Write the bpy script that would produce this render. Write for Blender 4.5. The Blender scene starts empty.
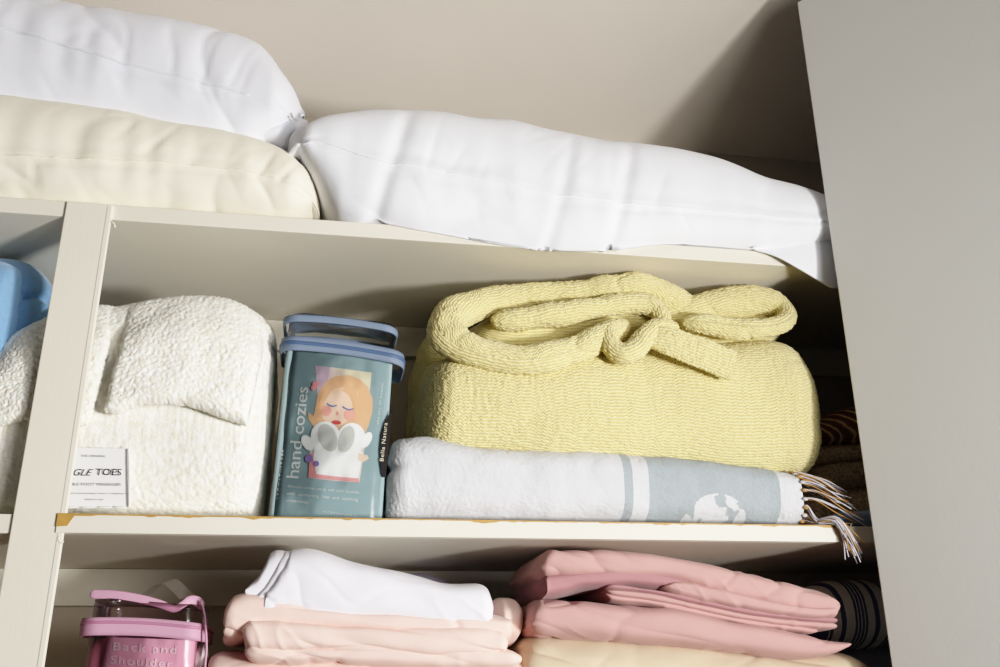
import bpy, math, random
import numpy as np
from mathutils import Matrix, Vector

random.seed(7)
C = bpy.context.scene.collection
SC = bpy.context.scene
SC.view_settings.view_transform = 'Standard'
SC.view_settings.look = 'None'
# film-like response: gentle shoulder in the whites, firm toe in the shadows
SC.view_settings.use_curve_mapping = True
_cm = SC.view_settings.curve_mapping
_cm.white_level = (1.6, 1.6, 1.6)
_cv = _cm.curves[3]
for _x, _y in ((.0075, .0050), (.022, .0195), (.0625, .082), (.156, .25), (.3125, .50), (.5, .735), (.66, .87)):
    _cv.points.new(_x, _y)
_cm.update()
PI = math.pi

# ------------------------------------------------------------------ camera
CAM = np.array([0.2882, -1.1334, -0.1929])
PITCH, ROLL, YAW, FPX = 0.3656, -0.0171, -0.1906, 927.03
D, TH, H = 0.3368, 0.0216, 0.40            # shelf depth, shelf thickness, shelf spacing
LOW = -0.30                                # top of the lowest shelf


def cam_axes():
    ca, sa, cz, sz = math.cos(PITCH), math.sin(PITCH), math.cos(YAW), math.sin(YAW)
    fwd = np.array([-sz * ca, cz * ca, sa])
    right = np.array([cz, sz, 0.0])
    up = np.cross(right, fwd)
    cr, sr = math.cos(ROLL), math.sin(ROLL)
    return np.array([cr * right + sr * up, -sr * right + cr * up, fwd])


AX = cam_axes()
cd = bpy.data.cameras.new('camera')
co = bpy.data.objects.new('camera', cd)
C.objects.link(co)
cd.sensor_width = 36.0
cd.lens = FPX * 36.0 / 1000.0
cd.clip_start = 0.01
cm = Matrix.Identity(4)
for i in range(3):
    cm[i][0], cm[i][1], cm[i][2], cm[i][3] = AX[0][i], AX[1][i], -AX[2][i], CAM[i]
co.matrix_world = cm
SC.camera = co


def at(px, py, Y):
    """the point of the place at depth Y that was measured at (px, py) in the photograph"""
    d = AX.T @ np.array([(px - 500.0) / FPX, -(py - 333.5) / FPX, 1.0])
    return CAM + d * ((Y - CAM[1]) / d[1])


def proj_y(X, Y, Z):
    dx, dy, dz = X - CAM[0], Y - CAM[1], Z - CAM[2]
    v = AX[1][0] * dx + AX[1][1] * dy + AX[1][2] * dz
    w = AX[2][0] * dx + AX[2][1] * dy + AX[2][2] * dz
    return 333.5 - FPX * v / w


# ------------------------------------------------------------------ noise
_rs = np.random.RandomState(3)
_perm = _rs.permutation(256)
_perm = np.concatenate([_perm, _perm, _perm])
_g = _rs.normal(size=(256, 3))
_g /= np.linalg.norm(_g, axis=1)[:, None]


def noise(p, s=1.0, off=(0, 0, 0)):
    if np.isscalar(s):
        s = (s, s, s)
    p = p * np.array(s) + np.array(off) + 100.0
    i = np.floor(p).astype(int)
    f = p - i
    w = f * f * f * (f * (f * 6 - 15) + 10)
    i &= 255

    def gr(a, b, c):
        h = _perm[_perm[_perm[i[..., 0] + a & 255] + (i[..., 1] + b & 255)] + (i[..., 2] + c & 255)]
        return (_g[h] * (f - np.array([a, b, c]))).sum(-1)
    n = {}
    for a in (0, 1):
        for b in (0, 1):
            for c in (0, 1):
                n[a, b, c] = gr(a, b, c)
    def mix(a, b, t): return a + (b - a) * t
    x00 = mix(n[0, 0, 0], n[1, 0, 0], w[..., 0]); x10 = mix(n[0, 1, 0], n[1, 1, 0], w[..., 0])
    x01 = mix(n[0, 0, 1], n[1, 0, 1], w[..., 0]); x11 = mix(n[0, 1, 1], n[1, 1, 1], w[..., 0])
    return mix(mix(x00, x10, w[..., 1]), mix(x01, x11, w[..., 1]), w[..., 2]) * 1.5


def ridge(p, s, off=(0, 0, 0), k=3.0):
    """thin crease lines: 1 on the line, 0 away from it"""
    return np.clip(1 - np.abs(noise(p, s, off)) * k, 0, 1) ** 2


def pchip(x, y, q):
    x, y, q = np.asarray(x, float), np.asarray(y, float), np.asarray(q, float)
    if len(x) == 1:
        return np.full_like(q, y[0])
    h = np.diff(x); dl = np.diff(y) / h
    m = np.zeros_like(y)
    if len(x) > 2:
        w1 = 2 * h[1:] + h[:-1]; w2 = h[1:] + 2 * h[:-1]
        ok = dl[:-1] * dl[1:] > 0
        with np.errstate(divide='ignore', invalid='ignore'):
            mm = (w1 + w2) / (w1 / dl[:-1] + w2 / dl[1:])
        m[1:-1] = np.where(ok, mm, 0)
    m[0], m[-1] = dl[0], dl[-1]
    k = np.clip(np.searchsorted(x, q) - 1, 0, len(h) - 1)
    t = np.clip((q - x[k]) / h[k], 0, 1)
    return ((1 + 2 * t) * (1 - t) ** 2 * y[k] + t * (1 - t) ** 2 * h[k] * m[k]
            + t * t * (3 - 2 * t) * y[k + 1] + t * t * (t - 1) * h[k] * m[k + 1])


def sc(a, e):
    return np.sign(a) * np.abs(a) ** e


# ------------------------------------------------------------------ materials
def lin(c):
    return tuple((v / 12.92 if v <= .04045 else ((v + .055) / 1.055) ** 2.4) for v in (x / 255.0 for x in c))


class Mat:
    def __init__(s, name, rgb, rough=.8, spec=.3, sheen=0.0):
        s.m = bpy.data.materials.new(name)
        s.m.use_nodes = True
        s.t = s.m.node_tree
        s.b = s.t.nodes['Principled BSDF']
        s.out = s.t.nodes['Material Output']
        s.rgb = lin(rgb)
        s.b.inputs['Base Color'].default_value = (*s.rgb, 1)
        s.b.inputs['Roughness'].default_value = rough
        s.b.inputs['Specular IOR Level'].default_value = spec
        s.b.inputs['Sheen Weight'].default_value = sheen
        s.tc = s.n('ShaderNodeTexCoord')
        s.h = None

    def n(s, kind, **kw):
        nd = s.t.nodes.new(kind)
        for k, v in kw.items():
            setattr(nd, k, v)
        return nd

    def link(s, a, b):
        s.t.links.new(a, b)

    def val(s, sock, v):
        if hasattr(v, 'is_output') or isinstance(v, bpy.types.NodeSocket):
            s.link(v, sock)
        else:
            sock.default_value = v

    def math(s, op, a, b=0.0, c=None):
        nd = s.n('ShaderNodeMath', operation=op)
        s.val(nd.inputs[0], a); s.val(nd.inputs[1], b)
        if c is not None: s.val(nd.inputs[2], c)
        return nd.outputs[0]

    def coord(s, uv=False, scale=(1, 1, 1), rot=(0, 0, 0)):
        mp = s.n('ShaderNodeMapping')
        s.link(s.tc.outputs['UV' if uv else 'Object'], mp.inputs['Vector'])
        mp.inputs['Scale'].default_value = scale
        mp.inputs['Rotation'].default_value = rot
        return mp.outputs[0]

    def noise(s, scale, uv=False, stretch=(1, 1, 1), detail=3, rough=.5):
        nd = s.n('ShaderNodeTexNoise')
        s.link(s.coord(uv, stretch), nd.inputs['Vector'])
        nd.inputs['Scale'].default_value = scale
        nd.inputs['Detail'].default_value = detail
        nd.inputs['Roughness'].default_value = rough
        return nd.outputs['Fac']

    def voronoi(s, scale, uv=False, stretch=(1, 1, 1), feature='F1'):
        nd = s.n('ShaderNodeTexVoronoi', feature=feature)
        s.link(s.coord(uv, stretch), nd.inputs['Vector'])
        nd.inputs['Scale'].default_value = scale
        return nd.outputs['Distance']

    def ramp(s, fac, stops):
        nd = s.n('ShaderNodeValToRGB')
        s.link(fac, nd.inputs['Fac'])
        e = nd.color_ramp.elements
        while len(e) < len(stops): e.new(.5)
        for i, (p, c) in enumerate(stops):
            e[i].position = p
            e[i].color = (*lin(c), 1)
        return nd.outputs['Color']

    def mix(s, fac, a, b):
        nd = s.n('ShaderNodeMix', data_type='RGBA')
        s.val(nd.inputs[0], fac)
        for sock, v in ((nd.inputs[6], a), (nd.inputs[7], b)):
            if isinstance(v, tuple): sock.default_value = (*lin(v), 1)
            else: s.link(v, sock)
        return nd.outputs[2]

    def color(s, sock):
        s.link(sock, s.b.inputs['Base Color']); return s

    def vary(s, scale, amt=.06, uv=False, stretch=(1, 1, 1)):
        hi = tuple(min(1, v * (1 + amt)) for v in s.rgb); lo = tuple(v * (1 - amt) for v in s.rgb)
        nd = s.n('ShaderNodeMix', data_type='RGBA')
        s.link(s.noise(scale, uv, stretch), nd.inputs[0])
        nd.inputs[6].default_value = (*lo, 1); nd.inputs[7].default_value = (*hi, 1)
        s.link(nd.outputs[2], s.b.inputs['Base Color'])
        return s

    def bump(s, height, dist=.001, strength=1.0):
        nd = s.n('ShaderNodeBump')
        nd.inputs['Distance'].default_value = dist
        nd.inputs['Strength'].default_value = strength
        s.link(height, nd.inputs['Height'])
        if s.h is not None: s.link(s.h, nd.inputs['Normal'])
        s.h = nd.outputs[0]
        s.link(s.h, s.b.inputs['Normal'])
        return s


M = {}


def paint(name, rgb, rough=.55, stretch=(6, 60, 60), amt=.035):
    m = Mat(name, rgb, rough, .35)
    m.vary(7, amt, stretch=(1, 1, 1))
    m.bump(m.noise(5, stretch=stretch, detail=4, rough=.6), .0006, .22)
    m.bump(m.noise(160, detail=2), .0003, .2)
    M[name] = m.m
    return m


paint('cream_paint', (232, 226, 212))
paint('cream_paint_upright', (233, 227, 212), stretch=(60, 60, 6))
paint('ceiling_paint', (226, 218, 206), .7, (20, 8, 20), .03)
paint('wall_paint', (208, 198, 182), .7)
paint('door_paint', (226, 226, 222), .5, (70, 70, 6), .02)
paint('floor_wood', (150, 120, 90), .5)
paint('shade_brown', (70, 56, 44), .6)  # shade put into the right wall's colour, cutting bounced light there
m = Mat('ochre_varnish', (186, 146, 84), .45, .4); m.vary(60, .3); M['ochre'] = m.m


def cotton(name, rgb, rough=.85, sheen=.15, weave=True, amt=.02, crease=.0015):
    m = Mat(name, rgb, rough, .2, sheen)
    m.vary(9, amt)
    m.bump(m.noise(14, detail=4, rough=.55), crease * 2.0, .35)
    m.bump(m.noise(60, stretch=(1, 1.6, 1.6), detail=3), crease * .5, .35)
    rg = m.n('ShaderNodeTexNoise', noise_type='RIDGED_MULTIFRACTAL')
    m.link(m.coord(False, (1, 1.3, 2.2), (.2, .5, 0)), rg.inputs['Vector'])
    rg.inputs['Scale'].default_value = 9; rg.inputs['Detail'].default_value = 3; rg.inputs['Distortion'].default_value = .6
    m.bump(rg.outputs['Fac'], crease * 1.2, .22)
    M[name] = m.m
    return m


cotton('white_cotton', (240, 241, 246))
cotton('white_cotton_cool', (238, 239, 247))
cotton('cream_cotton', (245, 239, 222), amt=.025)
cotton('sheet_white', (236, 234, 242))
cotton('peach_cotton', (238, 208, 198), amt=.03)
cotton('dusty_pink', (200, 158, 153), amt=.03)
cotton('mauve_cotton', (178, 132, 135), amt=.03)
cotton('beige_cotton', (214, 197, 170), amt=.03)
cotton('grey_cloth', (150, 152, 160))
cotton('bluegrey_cloth', (140, 152, 178))
cotton('lilac_cloth', (214, 208, 226))

m = Mat('sherpa', (244, 240, 226), .95, .1, .3)
nz = m.noise(130, detail=3, rough=.6)
m.color(m.ramp(nz, [(.3, (238, 232, 216)), (.6, (252, 250, 241))]))
m.bump(m.voronoi(230), .002, .22); m.bump(m.noise(520, detail=3), .0014, .4)
m.b.inputs['Subsurface Weight'].default_value = .35; m.b.inputs['Subsurface Radius'].default_value = (1, .95, .85); m.b.inputs['Subsurface Scale'].default_value = .006
M['sherpa'] = m.m

m = Mat('blue_fleece', (134, 174, 214), .95, .1, .35)
m.vary(300, .12); m.bump(m.noise(420, detail=3), .0015, .6); M['blue_fleece'] = m.m
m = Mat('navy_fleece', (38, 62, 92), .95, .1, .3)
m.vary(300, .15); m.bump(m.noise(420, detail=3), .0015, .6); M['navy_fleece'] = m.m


def chenille(name, lo, hi, period=.0047):
    m = Mat(name, hi, .95, .1, .35)
    uvx = m.n('ShaderNodeSeparateXYZ'); m.link(m.tc.outputs['UV'], uvx.inputs[0])
    wob = m.math('ADD', m.math('MULTIPLY', m.noise(10, detail=1), .010), m.math('MULTIPLY', m.noise(110, detail=1), .0012))
    v = m.math('ADD', uvx.outputs['Y'], wob)
    s = m.math('SINE', m.math('MULTIPLY', v, 2 * PI / period))
    s01 = m.math('MULTIPLY_ADD', s, .5, .5)
    fuzz = m.noise(640, detail=3, rough=.65)
    k = m.math('ADD', m.math('MULTIPLY', s01, .6), m.math('MULTIPLY', fuzz, .55))
    m.color(m.ramp(k, [(.14, lo), (.72, hi)]))
    m.bump(s01, .0019, .55)
    m.bump(fuzz, .0022, .75)
    M[name] = m.m


chenille('chenille', (222, 200, 118), (248, 237, 180))
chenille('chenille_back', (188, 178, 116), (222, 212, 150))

# woven throw: off-white with grey bands and a round motif, measured along the roll
m = Mat('woven_throw', (222, 224, 228), .9, .2, .15)
ux = m.n('ShaderNodeSeparateXYZ'); m.link(m.tc.outputs['UV'], ux.inputs[0])
THROW_NODES = (m, ux)
M['woven_throw'] = m.m


def plain(name, rgb, rough=.5, spec=.5, metal=0.0):
    m = Mat(name, rgb, rough, spec)
    m.vary(40, .03)
    m.b.inputs['Metallic'].default_value = metal
    M[name] = m.m
    return m


plain('thread_white', (208, 206, 214), .9, .2)
plain('thread_ochre', (182, 142, 90), .9, .2)
plain('zip_white', (236, 238, 244), .7)
plain('steel', (150, 152, 158), .3, .5, 1.0)
plain('tag_white', (238, 237, 238), .8)
plain('ink_black', (40, 40, 44), .7)
plain('ink_grey', (95, 95, 100), .7)
plain('ink_white', (240, 240, 236), .6)
plain('ink_cream', (232, 222, 200), .6)
plain('card_teal', (152, 174, 178), .55)
plain('card_teal_dark', (72, 88, 94), .6)
plain('card_black', (34, 26, 26), .5)
plain('blue_trim', (124, 138, 160), .6)
plain('blue_zip', (84, 104, 138), .5)
plain('pink_card', (232, 184, 202), .5)
plain('pink_trim', (208, 160, 183), .6)
plain('pink_zip', (186, 128, 156), .5)
plain('print_pale', (232, 214, 206), .6)
plain('print_lilac', (214, 190, 206), .6)
plain('print_cream', (236, 226, 196), .6)
plain('print_hair', (236, 192, 152), .6)
plain('print_hair_light', (246, 214, 182), .6)
plain('print_skin', (244, 214, 192), .6)
plain('print_cheek', (240, 178, 164), .6)
plain('print_red', (206, 92, 92), .6)
plain('print_blue', (110, 130, 180), .6)
plain('print_white', (246, 245, 243), .6)
plain('print_sole', (206, 205, 198), .6)
plain('print_pink', (228, 160, 160), .6)
plain('print_purple', (160, 138, 190), .6)
plain('cosy_grey', (206, 200, 196), .9, .1)
plain('cosy_pink', (214, 150, 168), .9, .1)


def clear_pvc(name, tint, veil=.045, rough=.22):
    m = Mat(name, tint, .1)
    tr = m.n('ShaderNodeBsdfTransparent'); tr.inputs[0].default_value = (*lin(tint), 1)
    gl = m.n('ShaderNodeBsdfGlossy'); gl.inputs['Roughness'].default_value = rough
    fr = m.n('ShaderNodeFresnel'); fr.inputs['IOR'].default_value = 1.5
    bp = m.n('ShaderNodeBump'); bp.inputs['Distance'].default_value = .006; bp.inputs['Strength'].default_value = .6
    m.link(m.noise(17, detail=2, rough=.4, stretch=(1.1, 1, 1.0)), bp.inputs['Height'])
    m.link(bp.outputs[0], gl.inputs['Normal']); m.link(bp.outputs[0], fr.inputs['Normal'])
    fac = m.math('ADD', m.math('MULTIPLY', fr.outputs[0], .9), veil)
    mx = m.n('ShaderNodeMixShader')
    m.link(fac, mx.inputs[0]); m.link(tr.outputs[0], mx.inputs[1]); m.link(gl.outputs[0], mx.inputs[2])
    m.link(mx.outputs[0], m.out.inputs['Surface'])
    M[name] = m.m


clear_pvc('clear_pvc', (246, 248, 248))
clear_pvc('clear_pvc_pink', (250, 240, 244), .03, .16)
clear_pvc('clear_strap', (252, 248, 250), .0, .08)

m = Mat('brown_knit', (120, 96, 70), .95, .1)
m.color(m.ramp(m.noise(220, detail=3), [(.3, (176, 146, 114)), (.7, (232, 206, 172))]))
m.bump(m.voronoi(330), .002, .6); M['brown_knit'] = m.m
m = Mat('feather_print', (86, 56, 38), .9, .1)
wv = m.n('ShaderNodeTexWave'); wv.inputs['Scale'].default_value = 9; wv.inputs['Distortion'].default_value = 6
wv.inputs['Detail'].default_value = 3
m.link(m.coord(scale=(2.0, 1, 2.6), rot=(0, .7, 0)), wv.inputs['Vector'])
m.color(m.ramp(wv.outputs['Fac'], [(.3, (128, 84, 62)), (.8, (168, 120, 86)), (.97, (236, 206, 154))]))
m.bump(m.noise(120), .001, .4); M['feather_print'] = m.m
m = Mat('ticking', (176, 166, 150), .9, .15)
sx = m.n('ShaderNodeSeparateXYZ'); m.link(m.tc.outputs['Object'], sx.inputs[0])
fx = m.math('FRACT', m.math('MULTIPLY', sx.outputs['X'], 19.0))
st = None
for c0, w in ((.10, .035), (.20, .035), (.30, .035), (.40, .035), (.72, .07)):
    b = m.math('LESS_THAN', m.math('ABSOLUTE', m.math('SUBTRACT', fx, c0)), w)
    st = b if st is None else m.math('MAXIMUM', st, b)
m.color(m.mix(st, (252, 250, 242), (104, 112, 146)))
m.bump(m.noise(20), .003, .4); M['ticking'] = m.m


# ------------------------------------------------------------------ object helpers
def link(name, me, parent=None):
    o = bpy.data.objects.new(name, me)
    C.objects.link(o)
    if parent is not None:
        o.parent = parent
    return o


def wpos(o):
    p = np.zeros(3)
    while o is not None:
        p += np.array(o.location); o = o.parent
    return p


def obj(name, verts, faces, mat, parent=None, uv=None, smooth=True, mats=None, mi=None, origin=None):
    """one mesh object from points of the place; a top-level one gets its origin at its base"""
    verts = np.asarray(verts, float)
    if parent is None:
        if origin is None:
            lo, hi = verts.min(0), verts.max(0)
            origin = np.array([(lo[0] + hi[0]) / 2, (lo[1] + hi[1]) / 2, lo[2]])
        base = np.asarray(origin, float)
    else:
        base = wpos(parent)
    me = bpy.data.meshes.new(name)
    me.from_pydata((verts - base).tolist(), [], [tuple(int(k) for k in f) for f in faces])
    for k in (mats or [mat]):
        me.materials.append(M[k])
    if mi is not None:
        me.polygons.foreach_set('material_index', np.asarray(mi, dtype=np.int32))
    if smooth:
        me.polygons.foreach_set('use_smooth', np.ones(len(me.polygons), bool))
    if uv is not None:
        ul = me.uv_layers.new(name='UVMap')
        li = np.empty(len(me.loops), dtype=np.int32)
        me.loops.foreach_get('vertex_index', li)
        ul.data.foreach_set('uv', np.asarray(uv, float)[li].astype(np.float32).ravel())
    me.update()
    o = link(name, me, parent)
    if parent is None:
        o.location = base
    return o


def thing(name, label, cat, loc, group=None):
    o = link(name, None)
    o.location = loc
    return tag(o, label, cat, group)


def tag(o, label=None, cat=None, group=None, kind=None):
    if label: o['label'] = label
    if cat: o['category'] = cat
    if group: o['group'] = group
    if kind: o['kind'] = kind
    return o


def struct(o):
    o['kind'] = 'structure'
    return o


def box_geo(x0, x1, y0, y1, z0, z1, bev=.0):
    """a box with softened edges (rings of an inset section)"""
    if bev <= 0:
        v = [(x, y, z) for x in (x0, x1) for y in (y0, y1) for z in (z0, z1)]
        f = [(0, 1, 3, 2), (4, 6, 7, 5), (0, 4, 5, 1), (2, 3, 7, 6), (0, 2, 6, 4), (1, 5, 7, 3)]
        return v, f
    import bmesh
    bm = bmesh.new()
    bmesh.ops.create_cube(bm, size=1)
    for w in bm.verts:
        w.co = Vector(((x0 + x1) / 2 + w.co.x * (x1 - x0), (y0 + y1) / 2 + w.co.y * (y1 - y0), (z0 + z1) / 2 + w.co.z * (z1 - z0)))
    bmesh.ops.bevel(bm, geom=bm.edges[:], offset=bev, segments=2, profile=.5, affect='EDGES')
    bm.verts.index_update()
    v = [tuple(w.co) for w in bm.verts]; f = [[w.index for w in fc.verts] for fc in bm.faces]
    bm.free()
    return v, f


def merge(parts):
    V, F, n = [], [], 0
    for v, f in parts:
        V += [tuple(p) for p in v]; F += [[k + n for k in q] for q in f]; n += len(v)
    return V, F


def grid_faces(nu, nv, wrap=True):
    i = np.arange(nu - 1)[:, None]; j = np.arange(nv if wrap else nv - 1)[None, :]
    a = i * nv + j; b = i * nv + (j + 1) % nv
    return np.stack([a, b, b + nv, a + nv], -1).reshape(-1, 4)


def normals(P, wrap=True):
    du = np.gradient(P, axis=0)
    if wrap:
        dv = (np.roll(P, -1, 1) - np.roll(P, 1, 1)) / 2
    else:
        dv = np.gradient(P, axis=1)
    n = np.cross(dv, du)
    l = np.linalg.norm(n, axis=-1, keepdims=True)
    return n / np.maximum(l, 1e-9)


def arc(P, axis):
    d = np.linalg.norm(np.diff(P, axis=axis), axis=-1)
    z = np.zeros_like(np.take(d, [0], axis))
    return np.concatenate([z, np.cumsum(d, axis)], axis)


def finish(P, fn=None, rep=None, clamp=None, caps=True):
    """grid of rings -> verts, faces, uv (arc lengths in metres)"""
    nu, nv = P.shape[:2]
    N = normals(P)
    flip = ((P - P.mean(1)[:, None]) * N).sum() < 0
    if flip: N = -N
    if fn is not None:
        u = np.linspace(0, 1, nu)[:, None] * np.ones((1, nv)); v = np.linspace(0, 1, nv, endpoint=False)[None, :] * np.ones((nu, 1))
        P = P + N * fn(P, u, v, N)[..., None]
    if clamp is not None:
        P = clamp(P)
    A = arc(np.concatenate([P, P[:, :1]], 1), 1)[:, :-1]
    B = arc(P, 0).mean(1)[:, None] * np.ones((1, nv))
    uv = np.stack([B, A], -1).reshape(-1, 2)
    V = P.reshape(-1, 3); F = [tuple(f) for f in grid_faces(nu, nv)]
    if caps:
        c0, c1 = P[0].mean(0), P[-1].mean(0)
        V = np.concatenate([V, [c0, c1]]); uv = np.concatenate([uv, [uv[0], uv[-1]]])
        n = nu * nv
        F += [(n, (j + 1) % nv, j) for j in range(nv)]
        b = (nu - 1) * nv
        F += [(n + 1, b + j, b + (j + 1) % nv) for j in range(nv)]
    if flip: F = [q[::-1] for q in F]
    return V, F, uv


def puff(st, yc, d, a=.8, b=.9, nu=120, nv=96, zmin=None, fn=None, edge=None, e0=.06, e1=.06, dmin=.35, xcut=None, droop=0.0, ease=None, sfrac=.5):
    """a soft body along the shelf. st: (px, top, bottom or None, seam or None) outline stations as
    measured; the section at each station (depth d either side of yc) is grown until its outline meets them."""
    st = np.array([[np.nan if q is None else q for q in (list(s) + [None] * (4 - len(s)))] for s in st], float)
    px = st[:, 0]
    # finer sampling near the ends
    t = np.linspace(0, 1, nu); t = .5 - .5 * np.cos(PI * (t * .9 + .05)); t = (t - t[0]) / (t[-1] - t[0])
    q = px[0] + (px[-1] - px[0]) * t
    yf = yc - d * .7
    top = pchip(px, st[:, 1], q)
    hasb = ~np.isnan(st[:, 2])
    bot = pchip(px[hasb], st[hasb, 2], q) if hasb.any() else None
    hass = ~np.isnan(st[:, 3])
    if bot is None:
        zb = np.full(nu, zmin)
        ztop = np.array([at(q[i], top[i], yc - d * .5)[2] for i in range(nu)])
        zs = zb + np.maximum(ztop - zb, .004) * sfrac
        X = np.array([at(q[i], top[i], yf)[0] for i in range(nu)])
        # straighten: measure x at mid height
        for i in range(nu):
            dd = AX.T @ np.array([(q[i] - 500) / FPX, -(top[i] + 25 - 333.5) / FPX, 1.0])
            X[i] = CAM[0] + dd[0] * ((yf - CAM[1]) / dd[1])
    else:
        mid = (top + bot) / 2
        if hass.any():
            seam = pchip(px[hass], st[hass, 3], q)
            zs = np.array([at(q[i], seam[i], yc - d)[2] for i in range(nu)])
        else:
            zs = np.array([at(q[i], top[i] + (bot[i] - top[i]) * (1 - sfrac), yc - d * .8)[2] for i in range(nu)])
        X = np.array([at(q[i], mid[i], yf)[0] for i in range(nu)])
    # depth rounds off at the ends
    def rnd(t, e):
        if e <= 0: return np.ones_like(t)
        k = np.clip(t / e, 0, 1); return np.sqrt(np.clip(1 - (1 - k) ** 2, 0, 1))
    s = np.minimum(rnd(t, e0), rnd(1 - t, e1))
    dd = d * (dmin + (1 - dmin) * s)
    ycs = np.full(nu, yc)
    th = np.linspace(0, 2 * PI, nv, endpoint=False) - PI / 2
    cy, sz = sc(np.cos(th), a), sc(np.sin(th), b)
    up = sz >= 0
    Y = ycs[:, None] - dd[:, None] * cy[None, :]

    def solve(mask, target, sign):
        lo, hi = np.zeros(nu), np.full(nu, .5)
        for _ in range(28):
            h = (lo + hi) / 2
            Z = zs[:, None] + h[:, None] * sz[None, mask]
            py = proj_y(X[:, None], Y[:, mask], Z)
            e = py.min(1) if sign > 0 else py.max(1)
            far = (e < target) if sign > 0 else (e > target)
            hi = np.where(far, h, hi); lo = np.where(far, lo, h)
        return (lo + hi) / 2
    ht = solve(up, top, 1)
    hb = solve((~up) & (th > -.9) & (th < 0), bot, -1) if bot is not None else np.maximum(zs - zmin, .0005)
    Z = zs[:, None] + np.where(up[None, :], ht[:, None], hb[:, None]) * sz[None, :]
    P = np.stack([X[:, None] * np.ones_like(Z), Y, Z], -1)

    def clamp(P):
        P = P.copy()
        P[..., 1] = np.minimum(P[..., 1], D - .003)
        if zmin is not None:
            lim = np.full(P.shape[:2], zmin)
            if edge is not None:      # past the front edge the cloth may sag below the shelf top
                lim = np.where(P[..., 1] < edge, -9, zmin)
            P[..., 2] = np.maximum(P[..., 2], lim)
        return P
    return finish(clamp(P), fn, clamp=clamp)


def crom(pts, n):
    """centripetal-ish Catmull-Rom through the points, n samples, evenly spaced"""
    p = np.asarray(pts, float)
    k = p.shape[1]
    e = np.concatenate([[2 * p[0] - p[1]], p, [2 * p[-1] - p[-2]]])
    out = []
    for i in range(1, len(e) - 2):
        t = np.linspace(0, 1, 24, endpoint=False)[:, None]
        a, b, c, d = e[i - 1], e[i], e[i + 1], e[i + 2]
        out.append(.5 * (2 * b + (c - a) * t + (2 * a - 5 * b + 4 * c - d) * t ** 2 + (3 * b - a - 3 * c + d) * t ** 3))
    out.append(p[-1:])
    o = np.concatenate(out)
    s = np.concatenate([[0], np.cumsum(np.linalg.norm(np.diff(o[:, :3], axis=0), axis=1))])
    q = np.linspace(0, s[-1], n)
    return np.stack([np.interp(q, s, o[:, j]) for j in range(k)], 1)


def tube(pts, n=80, nv=40, up=(0, 0, 1), fn=None, e=.04, sq=1.0, endmin=.12, caps=True, flat=None):
    """a roll of cloth along points (x, y, z, r_up, r_side)"""
    q = crom(pts, n)
    T = np.gradient(q[:, :3], axis=0); T /= np.linalg.norm(T, axis=1)[:, None]
    N = np.zeros_like(T)
    r = np.array(up, float)
    for i in range(n):
        r = r - T[i] * (r @ T[i]); r /= max(np.linalg.norm(r), 1e-9); N[i] = r
    B = np.cross(T, N)
    t = np.linspace(0, 1, n)
    k = np.minimum(np.clip(t / e, 0, 1), np.clip((1 - t) / e, 0, 1)) if e > 0 else np.ones(n)
    s = endmin + (1 - endmin) * np.sqrt(np.clip(1 - (1 - k) ** 2, 0, 1))
    th = np.linspace(0, 2 * PI, nv, endpoint=False)
    c, sn = sc(np.cos(th), sq), sc(np.sin(th), sq)
    P = q[:, None, :3] + N[:, None] * (q[:, 3] * s)[:, None, None] * c[None, :, None] + B[:, None] * (q[:, 4] * s)[:, None, None] * sn[None, :, None]
    return finish(P, fn, caps=caps)


def pp(px, py, Y, r1, r2=None):
    a = at(px, py, Y)
    return (a[0], a[1], a[2], r1, r1 if r2 is None else r2)


def join(parts):
    V, F, U, n = [], [], [], 0
    for v, f, u in parts:
        V.append(np.asarray(v)); U.append(np.asarray(u)); F += [tuple(int(k) + n for k in q) for q in f]; n += len(v)
    return np.concatenate(V), F, np.concatenate(U)


def text(name, s, mat, parent, o, xd, yd, size, width=None, lift=(0, -.0004, 0), shear=0.0, spacing=1.0, bold=0.0):
    cu = bpy.data.curves.new('lettering', 'FONT')
    cu.body = s; cu.size = 1.0; cu.shear = shear; cu.space_character = spacing; cu.resolution_u = 3
    cu.offset = bold
    to = bpy.data.objects.new('lettering', cu)
    C.objects.link(to)
    dg = bpy.context.evaluated_depsgraph_get()
    me = bpy.data.meshes.new_from_object(to.evaluated_get(dg))
    bpy.data.objects.remove(to)
    n = len(me.vertices)
    co_ = np.empty(n * 3); me.vertices.foreach_get('co', co_); co_ = co_.reshape(-1, 3)
    F = [tuple(p.vertices) for p in me.polygons]
    w = co_[:, 0].max() - co_[:, 0].min()
    x = co_[:, 0] - co_[:, 0].min()
    sx_ = size if width is None else width / w
    o, xd, yd = np.array(o), np.array(xd, float), np.array(yd, float)
    xd /= np.linalg.norm(xd); yd /= np.linalg.norm(yd)
    V = o + x[:, None] * sx_ * xd + co_[:, 1:2] * size * yd + np.array(lift)
    bpy.data.meshes.remove(me)
    return obj(name, V, F, mat, parent, smooth=False)


def poly_flat(pts2, Y, layer):
    """closed flat print polygon, points as measured, on the plane of depth Y"""
    V = [at(x, y, Y) + np.array([0, -.00012 * layer, 0]) for x, y in pts2]
    from mathutils.geometry import tessellate_polygon
    tr_ = tessellate_polygon([[Vector((p[0], p[2], 0)) for p in V]])
    F = []
    for t in tr_:
        a, b, c = (V[k] for k in t)
        cr = (b[0] - a[0]) * (c[2] - a[2]) - (b[2] - a[2]) * (c[0] - a[0])
        F.append(tuple(t) if cr > 0 else tuple(t[::-1]))
    return V, F


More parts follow.
